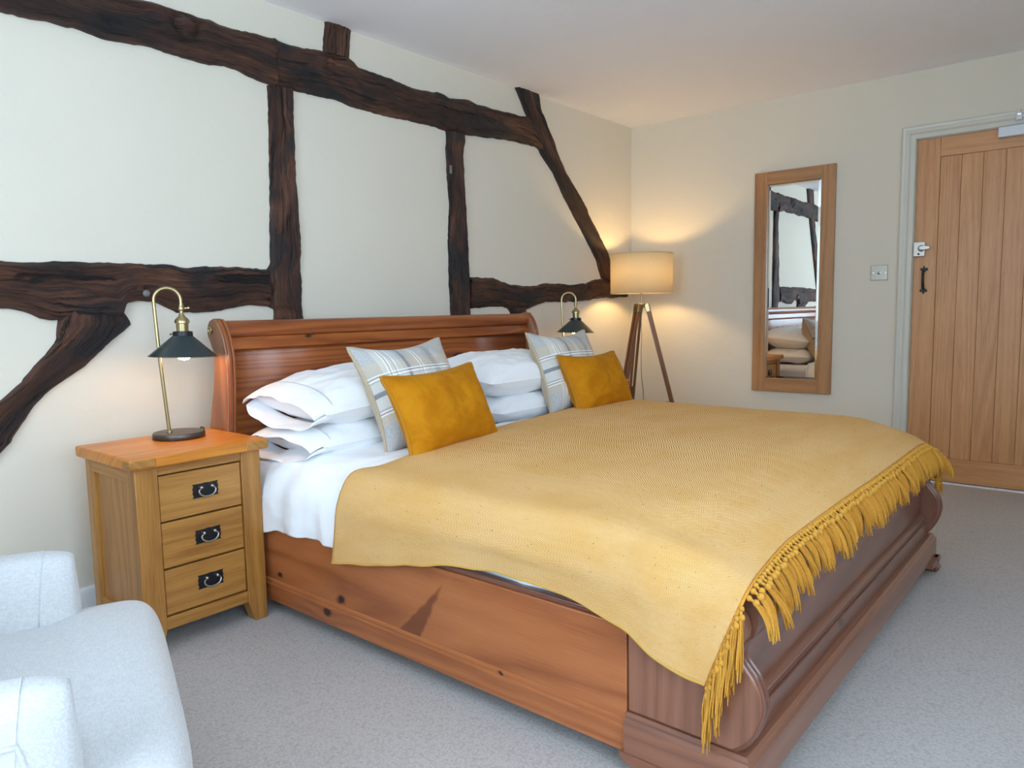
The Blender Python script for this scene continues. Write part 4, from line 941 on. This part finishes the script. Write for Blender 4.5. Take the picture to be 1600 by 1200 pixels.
for th in (-10, 110, -130):
    d = perp*math.cos(R(th))+away*math.sin(R(th)); t = Vector((-d.y, d.x, 0)); leg_top = d*.040+Vector((0, 0, 1.075)); foot = d*.315
    ax = (foot-leg_top).normalized(); nrm = t.cross(ax).normalized()
    def bar(a, b, w, h, off=0.0):
        m_ = MB(); A = leg_top+ax*a+t*off; B_ = leg_top+ax*b+t*off; q = [(-w/2, -h/2), (w/2, -h/2), (w/2, h/2), (-w/2, h/2)]
        m_.v = [tuple(P+t*x+nrm*y) for P in (A, B_) for x, y in q]; Ln = (B_-A).length; ru = random.random()*5
        for i in range(4):
            j = (i+1) % 4; m_.face((i, j, 4+j, 4+i), [(ru, i*.03), (ru, i*.03+.03), (ru+Ln, i*.03+.03), (ru+Ln, i*.03)])
        m_.face((3, 2, 1, 0), [(0, 0)]*4); m_.face((4, 5, 6, 7), [(0, 0)]*4); return m_
    Lt = (foot-leg_top).length
    def join(*ms):
        r_ = MB()
        for m_ in ms:
            o_ = len(r_.v); r_.v += m_.v; r_.f += [[i+o_ for i in f] for f in m_.f]; r_.uv += m_.uv
        return r_
    lg = obj('leg', join(bar(.0, .76, .013, .026, -.014), bar(.0, .76, .013, .026, .014)), M_TRIPOD, fl, bevel=.002)
    obj('lower_leg', bar(.60, Lt, .015, .022), M_TRIPOD, lg, bevel=.002)
    obj('brass_clamp', join(bar(-.012, .045, .044, .030)), M_BRASS, lg, bevel=.003)
    obj('leg_bracket', join(bar(.715, .765, .046, .032)), M_NICKEL, lg, bevel=.003)
    c = leg_top+ax*.68+nrm*.018; obj('wing_screw', MB().tube([c-nrm*.02, c+nrm*.012], .003, 8).lathe([(0, -.006), (.007, -.004), (.007, .004), (0, .006)], 8, c+nrm*.014), M_NICKEL, lg)
    hub = Vector((0, 0, .39)); e = leg_top+ax*.735; mid = (hub+e)/2+Vector((0, 0, .006))
    obj('stay', MB().tube([hub, mid, e], .0022, 6), M_NICKEL, lg)
obj('stay_hub', MB().lathe([(0, .375), (.010, .376), (.010, .404), (0, .405)], 14), M_BLACK, fl)
obj('cord_chain', MB().tube(cr([(0, 0, 1.06), (-.012, -.006, .85), (-.020, -.010, .62), (-.010, -.02, .41), (.02, .05, .20), (.05, .12, .01)], 60), [.0024+.0006*(k % 2) for k in range(60)], 6), M_NICKEL, fl, label='braided silver cable hanging between the legs')

# ------------------------------------------------------------------ armchair
CH = (-4.59, -1.353, 0); ch = thing('armchair', 'pale linen upholstered low armchair in the bottom left corner', 'armchair', CH, R(-20))
def sbox(cx, cy, cz, sx, sy, sz, e=.35, n=28, top=0.0, seed=0, amp=.003):
    """superellipsoid block: soft upholstered box (half sizes sx, sy, sz)"""
    def f(w, p): c = math.cos(w); return math.copysign(abs(c)**p, c)
    def g(w, p): c = math.sin(w); return math.copysign(abs(c)**p, c)
    def fn(a, b):
        th = -math.pi+2*math.pi*a; ph = -math.pi/2+math.pi*b
        x = sx*f(ph, e)*f(th, e); y = sy*f(ph, e)*g(th, e); z = sz*g(ph, e)
        if z > 0: z += top*(1-(x/sx)**2)*(1-(y/sy)**2)
        k = amp*.3*fbm((x*6+seed, y*6, z*6), 2)
        return (cx+x*(1+k), cy+y*(1+k), cz+z+k*.6)
    return MB().grid(fn, n*3, n*2, lambda a, b: (a*1.6, b*.8))
def wsmooth(name, mb, mat, par, **k): return obj(name, mb, mat, par, ang=180, weld=False, **k)
wsmooth('seat', sbox(-.02, 0, .310, .395, .345, .100, .34, top=.014, seed=1), M_LINEN, ch)
wsmooth('seat_front', sbox(.262, 0, .310, .120, .440, .100, .42, top=.010, seed=2), M_LINEN, ch)
wsmooth('seat_rail', sbox(-.03, 0, .185, .335, .405, .085, .2, seed=3), M_LINEN, ch)
def arm_pt(sy, a, b, out=0.0):
    """point on an arm: a runs back to front, b round the section (0 inner side, .25 top, .5 outer side, .75 underside)"""
    x = -.36+(.585 if sy > 0 else .592)*a; n_ = max(0.0, (a-.78)/.22); nose = (1-n_**2.4)**(1/2.4)
    w = .064*(.25+.75*nose)*(1 if a < .9999 else 0.0)+out; drop = .030*(1-nose)
    t = b*2*math.pi; c, s_ = math.cos(t), math.sin(t)
    yy = w*math.copysign(abs(c)**.60, c)+(.022 if sy < 0 else 0); zz = math.copysign(abs(s_)**.60, s_)
    z = .335+((.214+(.020 if sy < 0 else 0)-drop)*(.999 if a < .9999 else .55)+out)*zz if zz > 0 else .335+.215*zz*(1 if a < .9999 else .9)
    return Vector((x, sy*.368+yy, z-.022*max(0, -(x+.05))))
def arm(sy):
    return MB().grid(lambda a, b: arm_pt(sy, a**.8 if a < 1 else 1.0, b), 60, 56, lambda u, v: (u*.6, v*.9))
for sy in (1, -1):
    A = wsmooth('arm', arm(sy), M_LINEN, ch)
    for a0 in (.70, .86): obj('pleat', MB().tube([arm_pt(sy, a0+.03*math.sin(b*2*math.pi), b, .0002) for b in [.02+.46*k/24 for k in range(25)]], .0016, 6), M_LINEN, A, ang=180)
    e = [arm_pt(sy, a, .5 if sy > 0 else .5, .002) for a in [.0+.97*k/20 for k in range(21)]]
    bb_ = .40 if sy < 0 else .10
    pth = [arm_pt(sy, .04+.84*k/18, bb_, .001) for k in range(19)]
    last = pth[-1]; pth += [Vector((last.x+.012*math.sin(q*.5), last.y, last.z-.02*q)) for q in range(1, 4)]
    obj('piping', MB().tube(pth, .0040, 8), M_LINEN, A, ang=180)
wsmooth('backrest', sbox(-.365, 0, .50, .075, .44, .36, .35, seed=9), M_LINEN, ch)
for x, y in ((.24, .36), (.24, -.36), (-.33, .36), (-.33, -.36)):
    obj('leg', MB().lathe([(.013, 0), (.020, .02), (.026, .11), (.026, .13)], 16, (x, y, 0)), M_TRIPOD, ch)
